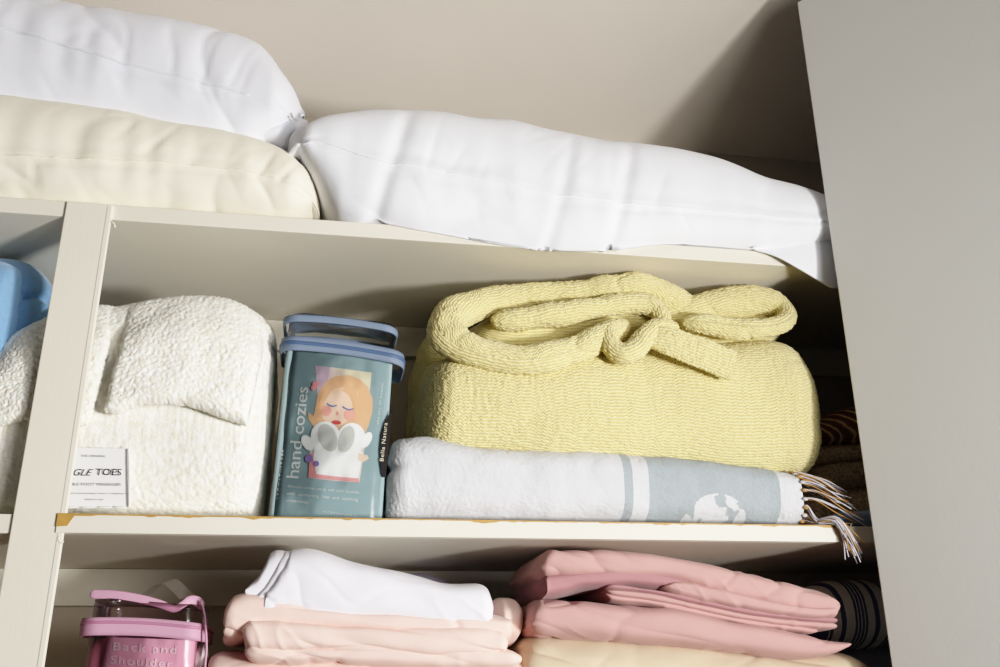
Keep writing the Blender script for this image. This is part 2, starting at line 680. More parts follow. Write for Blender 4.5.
def ell(cx, cy, rx, ry, rot=0, n=36, a0=0, a1=2 * PI):
    out = []
    for i in range(n):
        a = a0 + (a1 - a0) * i / n
        x, y = rx * math.cos(a), ry * math.sin(a)
        out.append((cx + x * math.cos(rot) - y * math.sin(rot), cy + x * math.sin(rot) + y * math.cos(rot)))
    return out


# ================================================================== the setting
XL, XR = -0.75, 1.30
YF = -1.75
v, f = box_geo(XL, XR, D, D + .02, -1.62, 1.0)
struct(obj('wall_back', v, f, 'wall_paint', smooth=False))
v, f = box_geo(XL - .02, XL, -.0, D, -1.62, 1.0)
struct(obj('wall_left', v, f, 'wall_paint', smooth=False))
v, f = box_geo(XR, XR + .02, 0.0, D, -1.62, 1.0)
struct(obj('wall_right', v, f, 'shade_brown', smooth=False))
SL = .28
zc = lambda y: .7845 + SL * (D - y)
X0, X1, Ya, Yb = XL - .3, XR + .9, D + .02, -.75
v = [(X0, Ya, zc(Ya)), (X1, Ya, zc(Ya)), (X1, Yb, zc(Yb)), (X0, Yb, zc(Yb))]
v += [(x, y, z + .02) for x, y, z in v]
f = [(0, 1, 2, 3), (7, 6, 5, 4), (0, 4, 5, 1), (1, 5, 6, 2), (2, 6, 7, 3), (3, 7, 4, 0)]
struct(obj('ceiling', v, f, 'ceiling_paint', smooth=False))
v, f = box_geo(-2.2, 3.2, -3.0, D + .02, -1.64, -1.62)
struct(obj('floor', v, f, 'floor_wood', smooth=False))
# shelf battens on the back wall
for i, z in enumerate((H - TH, -TH)):
    v, f = box_geo(XL, XR, D - .014, D, z - .052, z - .0005, .001)
    struct(obj('trim_%d' % (i + 1), v, f, 'cream_paint', smooth=False))

# door: hinged at the right of the opening and standing open towards the room
E0, E1 = at(797, 3, -.045), at(891.5, 667, -.045)
th = math.radians(57)
dd_ = np.array([math.cos(th), -math.sin(th), 0])
nn_ = np.array([math.sin(th), math.cos(th), 0])
dirz = (E0 - E1) / (E0 - E1)[2]
bottom = E1 + dirz * (-1.60 - E1[2])
V = []
W_, T_ = 1.0, .020
bv = .0018
for s_, t_ in ((0, bv), (bv, 0), (W_ - bv, 0), (W_, bv), (W_, T_), (0, T_)):
    for base in (bottom, E0 - np.array([0, 0, .0]) ):
        V.append(base + dd_ * s_ + nn_ * t_)
F = []
for i in range(6):
    j = (i + 1) % 6
    F.append((2 * i, 2 * j, 2 * j + 1, 2 * i + 1))
F += [tuple(2 * i for i in range(5, -1, -1)), tuple(2 * i + 1 for i in range(6))]
struct(obj('door_1', V, F, 'door_paint', smooth=False))

# ================================================================== shelving
sh = thing('shelving', 'cream painted built-in cupboard shelves with a wide front post', 'shelves', (.27, D / 2, LOW - TH))
for zt, lab in ((H, 'top shelf'), (0, 'middle shelf with worn ochre front edge'), (LOW, None)):
    v, f = box_geo(XL, XR, 0.0, D, zt - TH, zt, .0012)
    s_ = obj('shelf', v, f, 'cream_paint', sh, smooth=False)
    if lab: s_['label'] = lab
    if zt == 0: mid_shelf = s_
# post in front, flush with the shelf fronts and lapping them
v, f = box_geo(-.0555, 0.0, -.004, .0005, -.62, H - .0015, .0012)
v2, f2 = box_geo(-.0068, .0010, -.0046, .0005, -.62, H - .004, .0018)
post = obj('post', *merge([(v, f), (v2, f2)]), 'cream_paint_upright', sh, smooth=False)
v, f = box_geo(-.0078, XR, -.0062, .0005, -TH + .0003, -.0003, .0008)
obj('front_edge', v, f, 'cream_paint', mid_shelf, smooth=False)
# worn, ochre varnish along the front of the middle shelf
V, F = [], []
xs = np.linspace(-.0070, .97, 220)
lo_ = []
for i, x in enumerate(xs):
    n_ = noise(np.array([[x, 0, 0]]), 26.0)[0] + .6 * noise(np.array([[x, 5, 0]]), 90.0)[0]
    n_ = .0012 + max(0, n_) * .0042 if x > .03 else .0022
    if (.38 < x < .43) or (.60 < x < .63): n_ *= .35
    V += [(x, -.0066, 0 - n_), (x, -.0066, .0004), (x, .012, .0006)]
    if i:
        k = 3 * i
        F += [(k - 3, k, k + 1, k - 2), (k - 2, k + 1, k + 2, k - 1)]
obj('worn_edge', V, F, 'ochre', mid_shelf, smooth=False)['label'] = 'ochre varnish showing along the front edge'
a_ = at(62, 514, -.0046)[0]
V = [(-.0079, -.0069, .0005), (.0120, -.0069, .0005), (.0085, -.0069, -.005), (.0040, -.0069, -.0135), (-.0079, -.0069, -.0145)]
V = [(x, y, z) for x, y, z in V] + [(x, -.0060, z) for x, y, z in V]
F = [(0, 1, 2, 3, 4)[::-1], (5, 6, 7, 8, 9)] + [(i, (i + 1) % 5, (i + 1) % 5 + 5, i + 5) for i in range(5)]
obj('ochre_chip', V, F, 'ochre', mid_shelf, smooth=False)['label'] = 'ochre corner patch'
# small curls of paint in the corners
for pts in ([(110, 221), (113, 223), (115, 227), (113, 226)], [(60, 535), (58.5, 539), (61, 543), (64, 541)]):
    vv, ff, uu = tube([pp(x, y, -.004, .0012) for x, y in pts], 24, 8, up=(0, 1, 0), e=.3)
    obj('paint_drip', vv, ff, 'cream_paint', sh)


# ================================================================== pillows on the top shelf
def pillow_fn(amp, seed, seam_w=.010, pleat=1.0, ridge_amp=.004, fs=1.0):
    def fn(P, u, v, N):
        # v = 0.25 is the front seam, v = .75 the back one
        dv = np.minimum(np.abs(v - .25), np.abs(v - .75))
        g = amp * noise(P, 7 * fs, (seed, 0, 0)) + amp * .45 * noise(P, (16 * fs, 10, 10), (seed, 3, 0))
        g += -ridge_amp * ridge(P, (9 * fs, 3.5, 5), (seed, 7, 1), 4) * np.clip(.5 + 2.0 * noise(P, 5, (seed, 2, 2)), 0, 1)
        # gathers running away from the seam
        pl = noise(np.stack([P[..., 0], np.zeros_like(u), np.where(v < .25, 0, .35) * np.ones_like(u)], -1), (38 * fs, 1, 1), (seed, 0, 5))
        g += pleat * .0032 * pl * np.exp(-(dv / .07) ** 2)
        g += -.0016 * np.exp(-((dv - .010) / .010) ** 2) + .0010 * np.exp(-(dv / .007) ** 2)
        w_ = P + .03 * np.stack([noise(P, 7, (seed, 1, 1)), noise(P, 7, (seed, 2, 1)), noise(P, 7, (seed, 3, 1))], -1)
        w_[..., 0] += np.where(v < .25, .7, -.5) * P[..., 2]
        g -= ridge_amp * .55 * pleat * ridge(w_, (17, 5, 6), (seed, 21, 2), 4.5) * np.exp(-((dv - .03) / .09) ** 2) * np.clip(.3 + 2.2 * noise(P, 7, (seed, 22, 1)), 0, 1)
        en = np.minimum(u, 1 - u)
        g += ridge_amp * 1.2 * noise(P, (6, 12, 22), (seed, 1, 9)) * np.exp(-(en / .10) ** 2)
        return g * np.clip(en / .02, 0, 1)
    return fn


def seam(v, nu, nv, mat, parent, r=.0013, k0=4, k1=5):
    """the sewn seam along the front of a pillow"""
    pts = np.asarray(v)[:nu * nv].reshape(nu, nv, 3)[k0:nu - k1:2, nv // 4]
    pts = pts + np.array([0, -.0002, 0])
    vv, ff, uu = tube([(*p_, r, r) for p_ in pts], 320, 8, up=(0, -1, 0), e=.01, fn=lambda P, u, v, N: .0005 * noise(P, (190, 60, 60)))
    obj('seam', vv, ff, mat, parent)


# cream pillow, lowest on the left
st = [(-320, 150, 186, 160), (-200, 100, 192, 148), (-80, 92, 196, 150), (0, 94, 199, 155), (102, 108, 203, 160), (170, 122, 207, 163), (238, 135, 211, 170), (275, 147, 214, 178), (300, 166, 214, 187), (314, 181, 208, 193), (321, 192, 199, 196)]
v, f, uv = puff(st, .140, .150, a=.42, b=.8, nu=220, nv=160, zmin=H + .0015, edge=None, fn=pillow_fn(.0045, 1.3, pleat=1.3, ridge_amp=.0055), e0=.05, e1=.05, dmin=.45)
p = obj('pillow', v, f, 'cream_cotton', uv=uv)
seam(v, 220, 160, 'cream_cotton', p, k1=28)
tag(p, 'cream pillow lying flat at the bottom of the two stacked pillows', 'pillow', 'pillows on the top shelf')

# white zipped pillow on top of it
st = [(-330, 20, 90, 50), (-220, -30, 90, 35), (-100, -22, 92, 25), (0, -8, 96, 27), (58, 0, 104, 41), (119, 10, 113, 60), (177, 20, 126, 75), (221, 31, 134, 86), (252, 43, 138, 95), (272, 60, 133, 103), (288, 84, 127, 110), (297, 100, 121, 113), (303, 112, 118, 115)]
v, f, uv = puff(st, .150, .150, a=.42, b=.8, nu=220, nv=160, fn=pillow_fn(.004, 5.1, pleat=1.0, ridge_amp=.0045), e0=.05, e1=.05, dmin=.5)
p = obj('pillow', v, f, 'white_cotton_cool', uv=uv)
tag(p, 'white zipped pillow lying on top of the cream pillow', 'pillow', 'pillows on the top shelf')
pts = np.asarray(v)[:220 * 160].reshape(220, 160, 3)[4:188:2, 40]
vv, ff, uu = tube([(*(p_ + np.array([0, -.0003, 0])), .0013, .0024) for p_ in pts], 300, 8, up=(0, -1, 0), e=.02)
obj('zipper', vv, ff, 'zip_white', p)
a0 = at(301, 115, .012)
vv, ff, uu = tube([pp(299, 114, .008, .003), pp(302, 116, .006, .0034), pp(304.5, 117, .005, .0028)], 12, 12, e=.3)
pull = obj('zipper_pull', vv, ff, 'zip_white', p)
vv, ff, uu = tube([pp(303, 116.5, .0035, .0022, .0016), pp(305, 118, .003, .0022, .0016)], 8, 10, e=.3)
obj('slider_tip', vv, ff, 'steel', pull)
# its slack lower corner
st = [(254, 136, 139), (268, 127, 142), (285, 122, 146), (298, 119, 146), (306, 120, 132)]
v, f, uv = puff(st, .09, .07, a=.9, b=.9, nu=50, nv=48, fn=lambda P, u, v, N: .002 * noise(P, 40), e0=.1, e1=.2)
obj('slack_corner', v, f, 'white_cotton_cool', p, uv=uv)

# big white pillow on the right
st = [(284, 143, 146, 144.5), (291, 134, 149, 143), (302, 126, 157, 141), (312, 121, 167, 141), (322, 117, 181, 142), (332, 115, 194, 145), (344, 113, 207, 149), (374, 110, 221, 160), (409, 111, 229, 166), (456, 114, 238, 174), (508, 118, 248, 184), (560, 131, 253, 195), (593, 136, 253, 199), (659, 146, 246, 205), (715, 156, 248, 210), (767, 176, 250, 216), (800, 186, 249, 219), (824, 196, 246, 222), (850, 208, 240, 226), (862, 220, 236, 228)]
def big_fn(P, u, v, N):
    g = pillow_fn(.0055, 9.4, pleat=.8, ridge_amp=.005, fs=.8)(P, u, v, N)
    for X_, w_, k_ in ((.355, .012, .006), (.60, .010, .004), (.69, .010, .0055)):
        g += -k_ * np.exp(-((P[..., 0] - X_ - .25 * (P[..., 2] - .48)) / w_) ** 2) * np.clip((v - .03) / .08, 0, 1) * np.clip((.42 - v) / .12, 0, 1)
    return g
v, f, uv = puff(st, .135, .165, a=.42, b=.8, nu=280, nv=180, zmin=H + .0015, edge=-.002, fn=big_fn, e0=.05, e1=.06, dmin=.4)
p = obj('pillow', v, f, 'white_cotton', uv=uv)
seam(v, 280, 180, 'white_cotton', p, k0=26, k1=22)
tag(p, 'large white pillow lying alone and sagging over the top shelf edge', 'pillow', 'pillows on the top shelf')
# the empty end of its case hangs over the shelf edge
NU, NV = 40, 40
top_e = [(752, 247), (790, 236), (826, 224), (862, 214)]
bot_e = [(754, 249.5), (776, 256), (800, 269), (822, 282), (834, 287.5), (846, 285), (866, 278)]
P = np.zeros((NU, NV, 3))
for i in range(NU):
    t_ = i / (NU - 1)
    q0 = crom([(*p_, 0) for p_ in top_e], NU)[i]; q1 = crom([(*p_, 0) for p_ in bot_e], NU)[i]
    for j in range(NV):
        s_ = j / (NV - 1)
        x_, y_ = q0[:2] * (1 - s_) + q1[:2] * s_
        P[i, j] = at(x_, y_, -.012 + .004 * math.sin(s_ * 3) - .010 * math.sin(PI * s_) * t_ + .004 * math.sin(7 * t_ + 2 * s_))
N = normals(P, False)
V = np.concatenate([P.reshape(-1, 3), (P + np.array([0, .0025, 0])).reshape(-1, 3)])
gf = grid_faces(NU, NV, False)
F = [tuple(q) for q in gf] + [tuple(q[::-1] + NU * NV) for q in gf]
bd = [i * NV for i in range(NU)] + [(NU - 1) * NV + j for j in range(1, NV)] + [i * NV + NV - 1 for i in range(NU - 2, -1, -1)] + [j for j in range(NV - 2, 0, -1)]
F += [(bd[i], bd[(i + 1) % len(bd)], bd[(i + 1) % len(bd)] + NU * NV, bd[i] + NU * NV) for i in range(len(bd))]
obj('pillowcase_end', V, F, 'white_cotton', p)['label'] = 'loose end of the pillowcase hanging over the edge'

# ================================================================== middle shelf, left bay
# blue fleece blanket
def blue_fn(P, u, v, N):
    return .0045 * noise(P, 15) - .010 * np.exp(-((P[..., 2] - .300 - .25 * (P[..., 0] + .10)) / .006) ** 2) * np.clip((P[..., 0] + .15) / .02, 0, 1)
st = [(-120, 262, 400), (-60, 258, 400), (-10, 260, 392), (8, 263, 384), (22, 268, 370), (34, 275, 358), (43, 285, 345), (49, 296, 330), (52, 306, 318)]
parts = [puff(st, .17, .10, a=.6, b=.75, nu=130, nv=120, fn=blue_fn, e0=.1, e1=.12)]
st = [(-110, 270, 405), (-60, 262, 405), (-20, 262, 400), (0, 268, 392), (8, 282, 380), (12, 300, 366), (13, 316, 352), (13.5, 330, 340)]
parts.append(puff(st, .12, .085, a=.6, b=.75, nu=90, nv=90, fn=lambda P, u, v, N: .004 * noise(P, 16), e0=.1, e1=.15))
v, f, uv = join(parts)
bl = obj('folded_blanket', v, f, 'blue_fleece', uv=uv)
tag(bl, 'bright blue fleece blanket bundled behind the left end of the white post', 'blanket')
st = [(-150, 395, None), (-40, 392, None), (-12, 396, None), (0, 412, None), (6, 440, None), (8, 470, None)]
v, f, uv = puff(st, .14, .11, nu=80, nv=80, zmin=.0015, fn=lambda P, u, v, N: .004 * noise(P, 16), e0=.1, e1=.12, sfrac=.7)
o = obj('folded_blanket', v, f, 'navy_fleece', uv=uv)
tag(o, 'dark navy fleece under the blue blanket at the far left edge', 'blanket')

# sherpa foot massager behind the post
def fuzz(P, s=185., amp=.0015):
    n = noise(P, s) ; n2 = noise(P, s * 1.9, (3, 1, 7))
    return amp * (1 - np.abs(n) * 2.2) + amp * .5 * n2


def sherpa_body(P, u, v, N):
    g = .004 * noise(P, 13, (4, 0, 0))
    g += .0016 * np.sin(v * 0) 
    g -= .007 * np.exp(-((P[..., 0] + .018 + .1 * (P[..., 2] - .2)) / .012) ** 2) * np.clip((P[..., 2] - .13) / .05, 0, 1)
    return g + fuzz(P)
fm = thing('foot_massager', 'white sherpa double foot warmer standing behind the post with a sewn tag', 'foot warmer', (.07, .09, .0015))
st = [(-20, 380, None), (0, 352, None), (30, 322, None), (70, 309, None), (110, 306, None), (150, 301, None), (185, 299, None), (222, 302, None), (248, 309, None), (264, 322, None), (271, 345, None), (272, 372, None)]
v, f, uv = puff(st, .115, .082, a=.55, b=.5, nu=230, nv=300, zmin=.0015, fn=sherpa_body, e0=.08, e1=.10, dmin=.55, sfrac=.42)
body = obj('body', v, f, 'sherpa', fm, uv=uv)


def cuff(top, hem, y_top, y_hem, thick, nu=120, nv=120, seed=0):
    """a turned-down cuff: a thick sheet between an upper outline and a hem"""
    a_ = crom([(x, y, 0) for x, y in top], nu); b_ = crom([(x, y, 0) for x, y in hem], nu)
    Pf = np.zeros((nu, nv, 3))
    s = np.linspace(0, 1, nv)
    for i in range(nu):
        u_ = i / (nu - 1)
        for j in range(nv):
            k = s[j]
            yy = y_top + (y_hem - y_top) * math.sin(min(1, k * 1.9) * PI / 2) - .006 * math.sin(PI * u_) * k
            Pf[i, j] = at(a_[i, 0] * (1 - k) + b_[i, 0] * k, a_[i, 1] * (1 - k) + b_[i, 1] * k, yy)
    # closed section: front sheet, rounded edges, back sheet
    e = np.minimum(np.minimum(s, 1 - s)[None, :] * 14, np.minimum(np.linspace(0, 1, nu), 1 - np.linspace(0, 1, nu))[:, None] * 16)
    e = np.sqrt(np.clip(1 - (1 - np.clip(e, 0, 1)) ** 2, 0, 1))[..., None]
    off = np.array([0, thick / 2, -.15 * thick])
    front = Pf - off * e; back = (Pf + off * e)[:, ::-1]
    P = np.concatenate([front, back[:, 1:-1]], 1)
    N = normals(P)
    P = P - 0 * N
    c = Pf.mean((0, 1))
    g = fuzz(P) + .003 * noise(P, 22, (seed, 0, 0))
    out = np.sign(((P - (Pf.mean(1)[:, None])) * N).sum(-1).mean())
    P = P + N * (g * (1 if out >= 0 else -1))[..., None]
    return finish(P)


v, f, uv = cuff([(128, 314), (150, 303), (183, 297), (215, 299), (240, 305), (257, 317), (266, 337)], [(104, 412), (118, 413), (140, 404), (168, 403), (196, 408), (222, 416), (247, 425)], .072, .016, .022, seed=1)
obj('cuff', v, f, 'sherpa', fm, uv=uv)
v, f, uv = cuff([(-16, 372), (10, 340), (45, 320), (80, 309), (104, 306), (118, 309)], [(-20, 424), (5, 424), (30, 418), (58, 420), (80, 425), (92, 422)], .075, .028, .018, seed=6)
obj('cuff', v, f, 'sherpa', fm, uv=uv)
# sewn tag
LY = .024
tl, tr, br, bl_ = [at(x, y, LY) for x, y in ((38, 447), (129.5, 448.5), (130, 507), (32, 506))]
g_ = []
for j in range(12):
    for i in range(16):
        a, b = i / 15, j / 11
        g_.append((tl * (1 - a) + tr * a) * (1 - b) + (bl_ * (1 - a) + br * a) * b + np.array([0, -.0012 * math.sin(3 * a + 1), 0]))
lt = obj('sewn_tag', g_, [tuple(q[::-1]) for q in grid_faces(12, 16, False)], 'tag_white', fm)
lt['label'] = 'white printed cloth tag'
xd = tr - tl; yd = np.array([0, 0, 1.0])
lf = (0, -.0026, 0)
def tg(px, py): return at(px, py, LY)
text('lettering', 'THE ORIGINAL', 'ink_grey', lt, tg(81, 457.3), xd, yd, .0036, np.linalg.norm(tg(106.5, 457) - tg(81, 457)), lf)
text('lettering', 'TINGLE', 'ink_black', lt, tg(56.5, 475.7), xd, yd, .0112, np.linalg.norm(tg(93, 475) - tg(56.5, 475)), lf, shear=.35)
text('lettering', 'TOES', 'ink_black', lt, tg(96, 475.5), xd, yd, .0112, np.linalg.norm(tg(121.5, 475) - tg(96, 475)), lf, bold=.004)
text('lettering', 'DOUBLE FOOT MASSAGER', 'ink_grey', lt, tg(60, 485.7), xd, yd, .0046, np.linalg.norm(tg(121.5, 485) - tg(60, 485)), lf)
text('lettering', 'MICROWAVEABLE HEAT THERAPY', 'ink_grey', lt, tg(64, 494.3), xd, yd, .0022, np.linalg.norm(tg(127, 494) - tg(64, 494)), lf)
text('lettering', 'MADE IN USA', 'ink_grey', lt, tg(85, 500.5), xd, yd, .0024, np.linalg.norm(tg(104, 500) - tg(85, 500)), lf)
# stitched bar down the tag's right side and along its foot
vv, ff, uu = tube([pp(128.5, 446, LY - .003, .0011), pp(129.5, 475, LY - .004, .0011), pp(129.5, 508, LY - .003, .0011)], 30, 8, up=(0, 1, 0))
obj('stitching', vv, ff, 'ink_white', lt)
for x0, x1 in ((62, 78), (81, 95), (98, 112), (114, 126)):
    vv, ff, uu = tube([pp(x0, 507, LY - .002, .0011), pp((x0 + x1) / 2, 507.6, LY - .003, .0013), pp(x1, 507, LY - .002, .0010)], 16, 8, up=(0, 1, 0))
    obj('stitching', vv, ff, 'ink_white', lt)

# ================================================================== hand cosies in a clear pouch
BY = .030
hb = thing('zip_pouch', 'clear zipped pouch with blue trim holding a teal hand cosies card', 'pouch', (.298, .075, .0012))
c_bl, c_br, c_tr, c_tl = [at(x, y, BY) for x, y in ((269, 519), (382, 521), (393, 360), (287, 349))]
c_bl[2] = c_br[2] = .0015
dep = .075


def slab(bl, br, tr, tl, y0, y1, r=.006, nz=2, k=8):
    """upright rounded box between two quads"""
    rings = []
    for t_ in np.linspace(0, 1, nz):
        L = bl * (1 - t_) + tl * t_; R_ = br * (1 - t_) + tr * t_
        ring = []
        for cx, cy, a0 in ((R_[0] - r, y0 + r, -90), (R_[0] - r, y1 - r, 0), (L[0] + r, y1 - r, 90), (L[0] + r, y0 + r, 180)):
            for i in range(k):
                an = math.radians(a0 + 90 * i / (k - 1))
                s_ = (cx - L[0]) / (R_[0] - L[0])
                ring.append((cx + r * math.cos(an), cy + r * math.sin(an), L[2] * (1 - s_) + R_[2] * s_))
        rings.append(ring)
    return np.array(rings)


def rings_obj(P):
    P = np.asarray(P)
    v, f, uv = finish(P)
    return v, f, uv
P = slab(c_bl, c_br, c_tr, c_tl, BY + .0005, BY + dep, .004)
v, f, uv = rings_obj(P)
card = obj('printed_card', v, f, 'card_teal', hb, uv=uv, smooth=False)
# pouch film, a little larger and softly puffed
up_ = np.array([(c_tl - c_bl)[0] / (c_tl - c_bl)[2], 0, 1.0])
def lift(p, dz): return p + up_ * dz
tl2, tr2 = lift(c_tl, .052), lift(c_tr, .050)
P = slab(c_bl + [-.003, 0, 0], c_br + [.003, 0, 0], tr2 + [.002, 0, 0], tl2 + [-.002, 0, 0], BY - .0035, BY + dep + .004, .020, nz=40)
Nn = normals(P)
nzv = noise(P, (26, 18, 16), (2, 2, 2)) * .0016 + noise(P, (60, 30, 30), (8, 2, 2)) * .0007
t_ = np.linspace(0, 1, 40)[:, None]
P[..., 1] -= nzv * (Nn[..., 1] < -.2) * np.clip(t_ * 8, 0, 1) * 1.0
P[..., 0] += Nn[..., 0] * nzv * np.clip(t_ * 8, 0, 1)
v, f, uv = rings_obj(P)
obj('clear_film', v, f, 'clear_pvc', hb, uv=uv)['label'] = 'clear plastic film'


def ring_band(z_l, z_r, h, x0, x1, y0, y1, r, sag=.0, out=.0015, wav=0.0):
    """a flat band round a rounded rectangle; z differs left to right"""
    ring = slab(np.array([x0, 0, 0.]), np.array([x1, 0, 0.]), np.array([x1, 0, 1.]), np.array([x0, 0, 1.]), y0, y1, r, nz=2, k=10)[0]
    # resample evenly
    ring = np.concatenate([ring, ring[:1]]); s = np.concatenate([[0], np.cumsum(np.linalg.norm(np.diff(ring, axis=0), axis=1))])
    q = np.linspace(0, s[-1], 161)[:-1]
    R_ = np.stack([np.interp(q, s, ring[:, i]) for i in range(3)], 1)
    c = R_.mean(0); tn = np.roll(R_, -1, 0) - np.roll(R_, 1, 0); nn = np.stack([tn[:, 1], -tn[:, 0], 0 * tn[:, 0]], 1); nn /= np.linalg.norm(nn, axis=1)[:, None]
    t = (R_[:, 0] - x0) / (x1 - x0)
    zb = z_l * (1 - t) + z_r * t + wav * np.sin(q * 70) + sag * np.sin(PI * t)
    rows = []
    for dz, o_ in ((-h / 2, -.001), (-h / 2, out * .8), (-h / 4, out), (h / 4, out), (h / 2, out * .8), (h / 2, -.001)):
        w = R_ + nn * o_; w[:, 2] = zb + dz; rows.append(w)
    P = np.stack(rows, 1)                 # (around, section)
    n, k = P.shape[:2]
    V = P.reshape(-1, 3)
    F = [(i * k + j, ((i + 1) % n) * k + j, ((i + 1) % n) * k + (j + 1) % k, i * k + (j + 1) % k) for i in range(n) for j in range(k)]
    return V, F


zl, zr = at(284, 344, BY)[2], at(398, 360, BY)[2]
xl_, xr_ = at(282, 345, BY + .02)[0], at(403, 362, BY + .02)[0]
v, f = ring_band(zl, zr, .0195, xl_, xr_, BY - .006, BY + dep + .004, .020, sag=.004, out=.0016)
zb_ = obj('zipper_band', v, f, 'blue_trim', hb); zb_['label'] = 'blue zipper tape round the pouch'
v, f = ring_band(zl + .001, zr + .001, .0050, xl_ - .0005, xr_ + .0005, BY - .0065, BY + dep + .0045, .020, sag=.003, out=.0024)
obj('zipper_teeth', v, f, 'blue_zip', zb_)
zl2, zr2 = at(288, 319, BY)[2], at(394, 331, BY)[2]
xl2, xr2 = at(285, 322, BY + .02)[0], at(396, 333, BY + .02)[0]
v, f = ring_band(zl2, zr2, .0095, xl2, xr2, BY - .003, BY + dep, .018, sag=.004, out=.0022)
obj('top_piping', v, f, 'blue_trim', hb)['label'] = 'blue piping round the top'
# the printed front
def K(pts): return [(250 + x / 2.778, 295 + y / 2.778) for x, y in pts]
FYp = BY - .0001
prints = [
    ('print_pale', [(180, 196), (255, 204), (338, 216), (330, 300), (322, 400), (304, 521), (230, 516), (160, 508), (168, 420), (190, 300)]),
    ('print_lilac', [(180, 196), (222, 201), (215, 240), (200, 290), (190, 270)]),
    ('print_cream', [(232, 203), (338, 216), (332, 262), (300, 232), (262, 218)]),
    ('print_hair', [(196, 262), (212, 240), (240, 225), (275, 223), (305, 234), (328, 256), (341, 290), (340, 325), (330, 362), (316, 392), (300, 400), (285, 380), (200, 380), (180, 372), (162, 344), (160, 325), (176, 336), (182, 310), (186, 284)]),
    ('print_skin', ell(240, 314, 44, 50, .12)),
    ('print_hair_light', [(200, 300), (206, 272), (224, 250), (252, 240), (282, 248), (300, 274), (302, 300), (290, 286), (268, 262), (244, 266), (222, 280)]),
    ('print_hair', [(204, 262), (232, 238), (262, 238), (290, 256), (304, 292), (308, 330), (296, 362), (288, 350), (292, 312), (280, 276), (256, 256), (230, 262), (208, 296), (198, 330), (190, 318), (194, 288)]),
    ('print_cheek', ell(212, 322, 14, 15)), ('print_cheek', ell(276, 334, 15, 16)),
    ('print_blue', [(214, 300), (222, 306), (232, 308), (241, 305), (241, 309), (231, 312), (221, 310), (213, 304)]),
    ('print_blue', [(258, 309), (267, 315), (277, 318), (287, 315), (287, 319), (276, 322), (266, 319), (257, 313)]),
    ('print_pink', [(243, 322), (247, 330), (243, 336), (239, 334)]),
    ('print_red', ell(240, 355, 13, 6, .1)),
    ('print_pink', [(165, 440), (190, 446), (200, 500), (300, 508), (304, 521), (162, 508)]),
    ('print_white', [(178, 418), (300, 420), (314, 440), (300, 510), (240, 505), (184, 498), (176, 455)]),
    ('print_skin', [(300, 440), (326, 446), (330, 456), (312, 466), (300, 460)]),
    ('print_white', ell(210, 398, 42, 46, -.25)), ('print_white', ell(280, 402, 40, 46, .25)),
    ('print_white', ell(160, 412, 15, 24, -.6)), ('print_white', ell(323, 404, 13, 24, .5)),
    ('print_sole', ell(216, 398, 25, 40, -.35)), ('print_sole', ell(268, 402, 21, 38, .3)),
    ('print_pink', ell(182, 250, 9, 9)), ('print_pink', ell(176, 260, 7, 7)), ('print_purple', ell(164, 456, 11, 11)), ('print_purple', ell(184, 470, 8, 8)),
    ('card_black', [(392, 322), (384, 336), (374, 356), (365, 388), (361, 430), (362, 470), (366, 498), (370, 508), (377, 508), (381, 470), (387, 400)]),
]
allV, allF, mats_, mi_ = [], [], [], []
for L_, (mt, pts) in enumerate(prints):
    v, f = poly_flat(K(pts), FYp, L_ + 1)
    n0 = len(allV)
    allV += v; allF += [tuple(k + n0 for k in q) for q in f]
    if mt not in mats_: mats_.append(mt)
    mi_ += [mats_.index(mt)] * len(f)
pr = obj('front_picture', allV, allF, None, card, mats=mats_, mi=mi_, smooth=False)
pr['label'] = 'printed drawing of a red-haired girl in white mittens'
def kk(x, y): return at(250 + x / 2.778, 295 + y / 2.778, FYp)
lf = (0, -.0008, 0)
def tline(s, mat, a, b, size, sp=1.0, bold=0.0, lf_=lf):
    A, B = kk(*a), kk(*b)
    xd_ = B - A; yd_ = np.array([-xd_[2], 0, xd_[0]])
    return text('lettering', s, mat, card, A, xd_, yd_, size, np.linalg.norm(xd_), lf_, spacing=sp, bold=bold)
tline('hand cozies', 'ink_white', (134, 510), (162, 257), .0215, bold=.008)
tline('AROMATHERAPY', 'ink_white', (83, 570), (98, 430), .0062, 1.5)
tline('the art of beauty', 'ink_white', (357, 360), (370, 245), .0042, 1.4)
tline('Alleviate aches, pains, and sore muscles', 'ink_white', (103, 535), (302, 552), .0054)
tline('with  comforting  heat  and  soothing', 'ink_white', (101, 555), (299, 573), .0054)
tline('aromatherapy', 'ink_white', (100, 574), (163, 580), .0054)
tline('MICROWAVEABLE', 'ink_white', (203, 606), (294, 616), .0040, 1.5)
tline('Bella Natura', 'ink_cream', (370, 464), (381, 358), .0070, 1.15, lf_=(0, -.0042, 0))

# ================================================================== woven grey throw
st = [(386, 478, None), (388, 456, None), (393, 444, None), (403, 439, None), (425, 436, None), (450, 441, None), (475, 447, None), (520, 450, None), (570, 451, None), (620, 454, None), (700, 460, None), (760, 468, None), (792, 473, None)]
TX0, TX1 = at(386, 490, .03)[0], at(792, 500, .03)[0]
def throw_fn(P, u, v, N):
    g = .0022 * noise(P, 18) + .0012 * noise(P, 45)
    g -= .006 * np.exp(-((P[..., 2] - .070) / .006) ** 2) * np.clip(1 - (P[..., 0] - TX0) / .03, 0, 1)
    g += .0009 * noise(P, (260, 260, 260))
    return g
v, f, uv = puff(st, .115, .105, a=.6, b=.62, nu=330, nv=190, zmin=.0015, fn=throw_fn, e0=.05, e1=0.0, dmin=.6)
uv = np.stack([v[:, 0] - TX0 - .02 * (v[:, 2] - .05), uv[:, 1]], 1)
m, ux = THROW_NODES
U = ux.outputs['X']
def xof(px, py): return at(px, py, .012)[0] - TX0
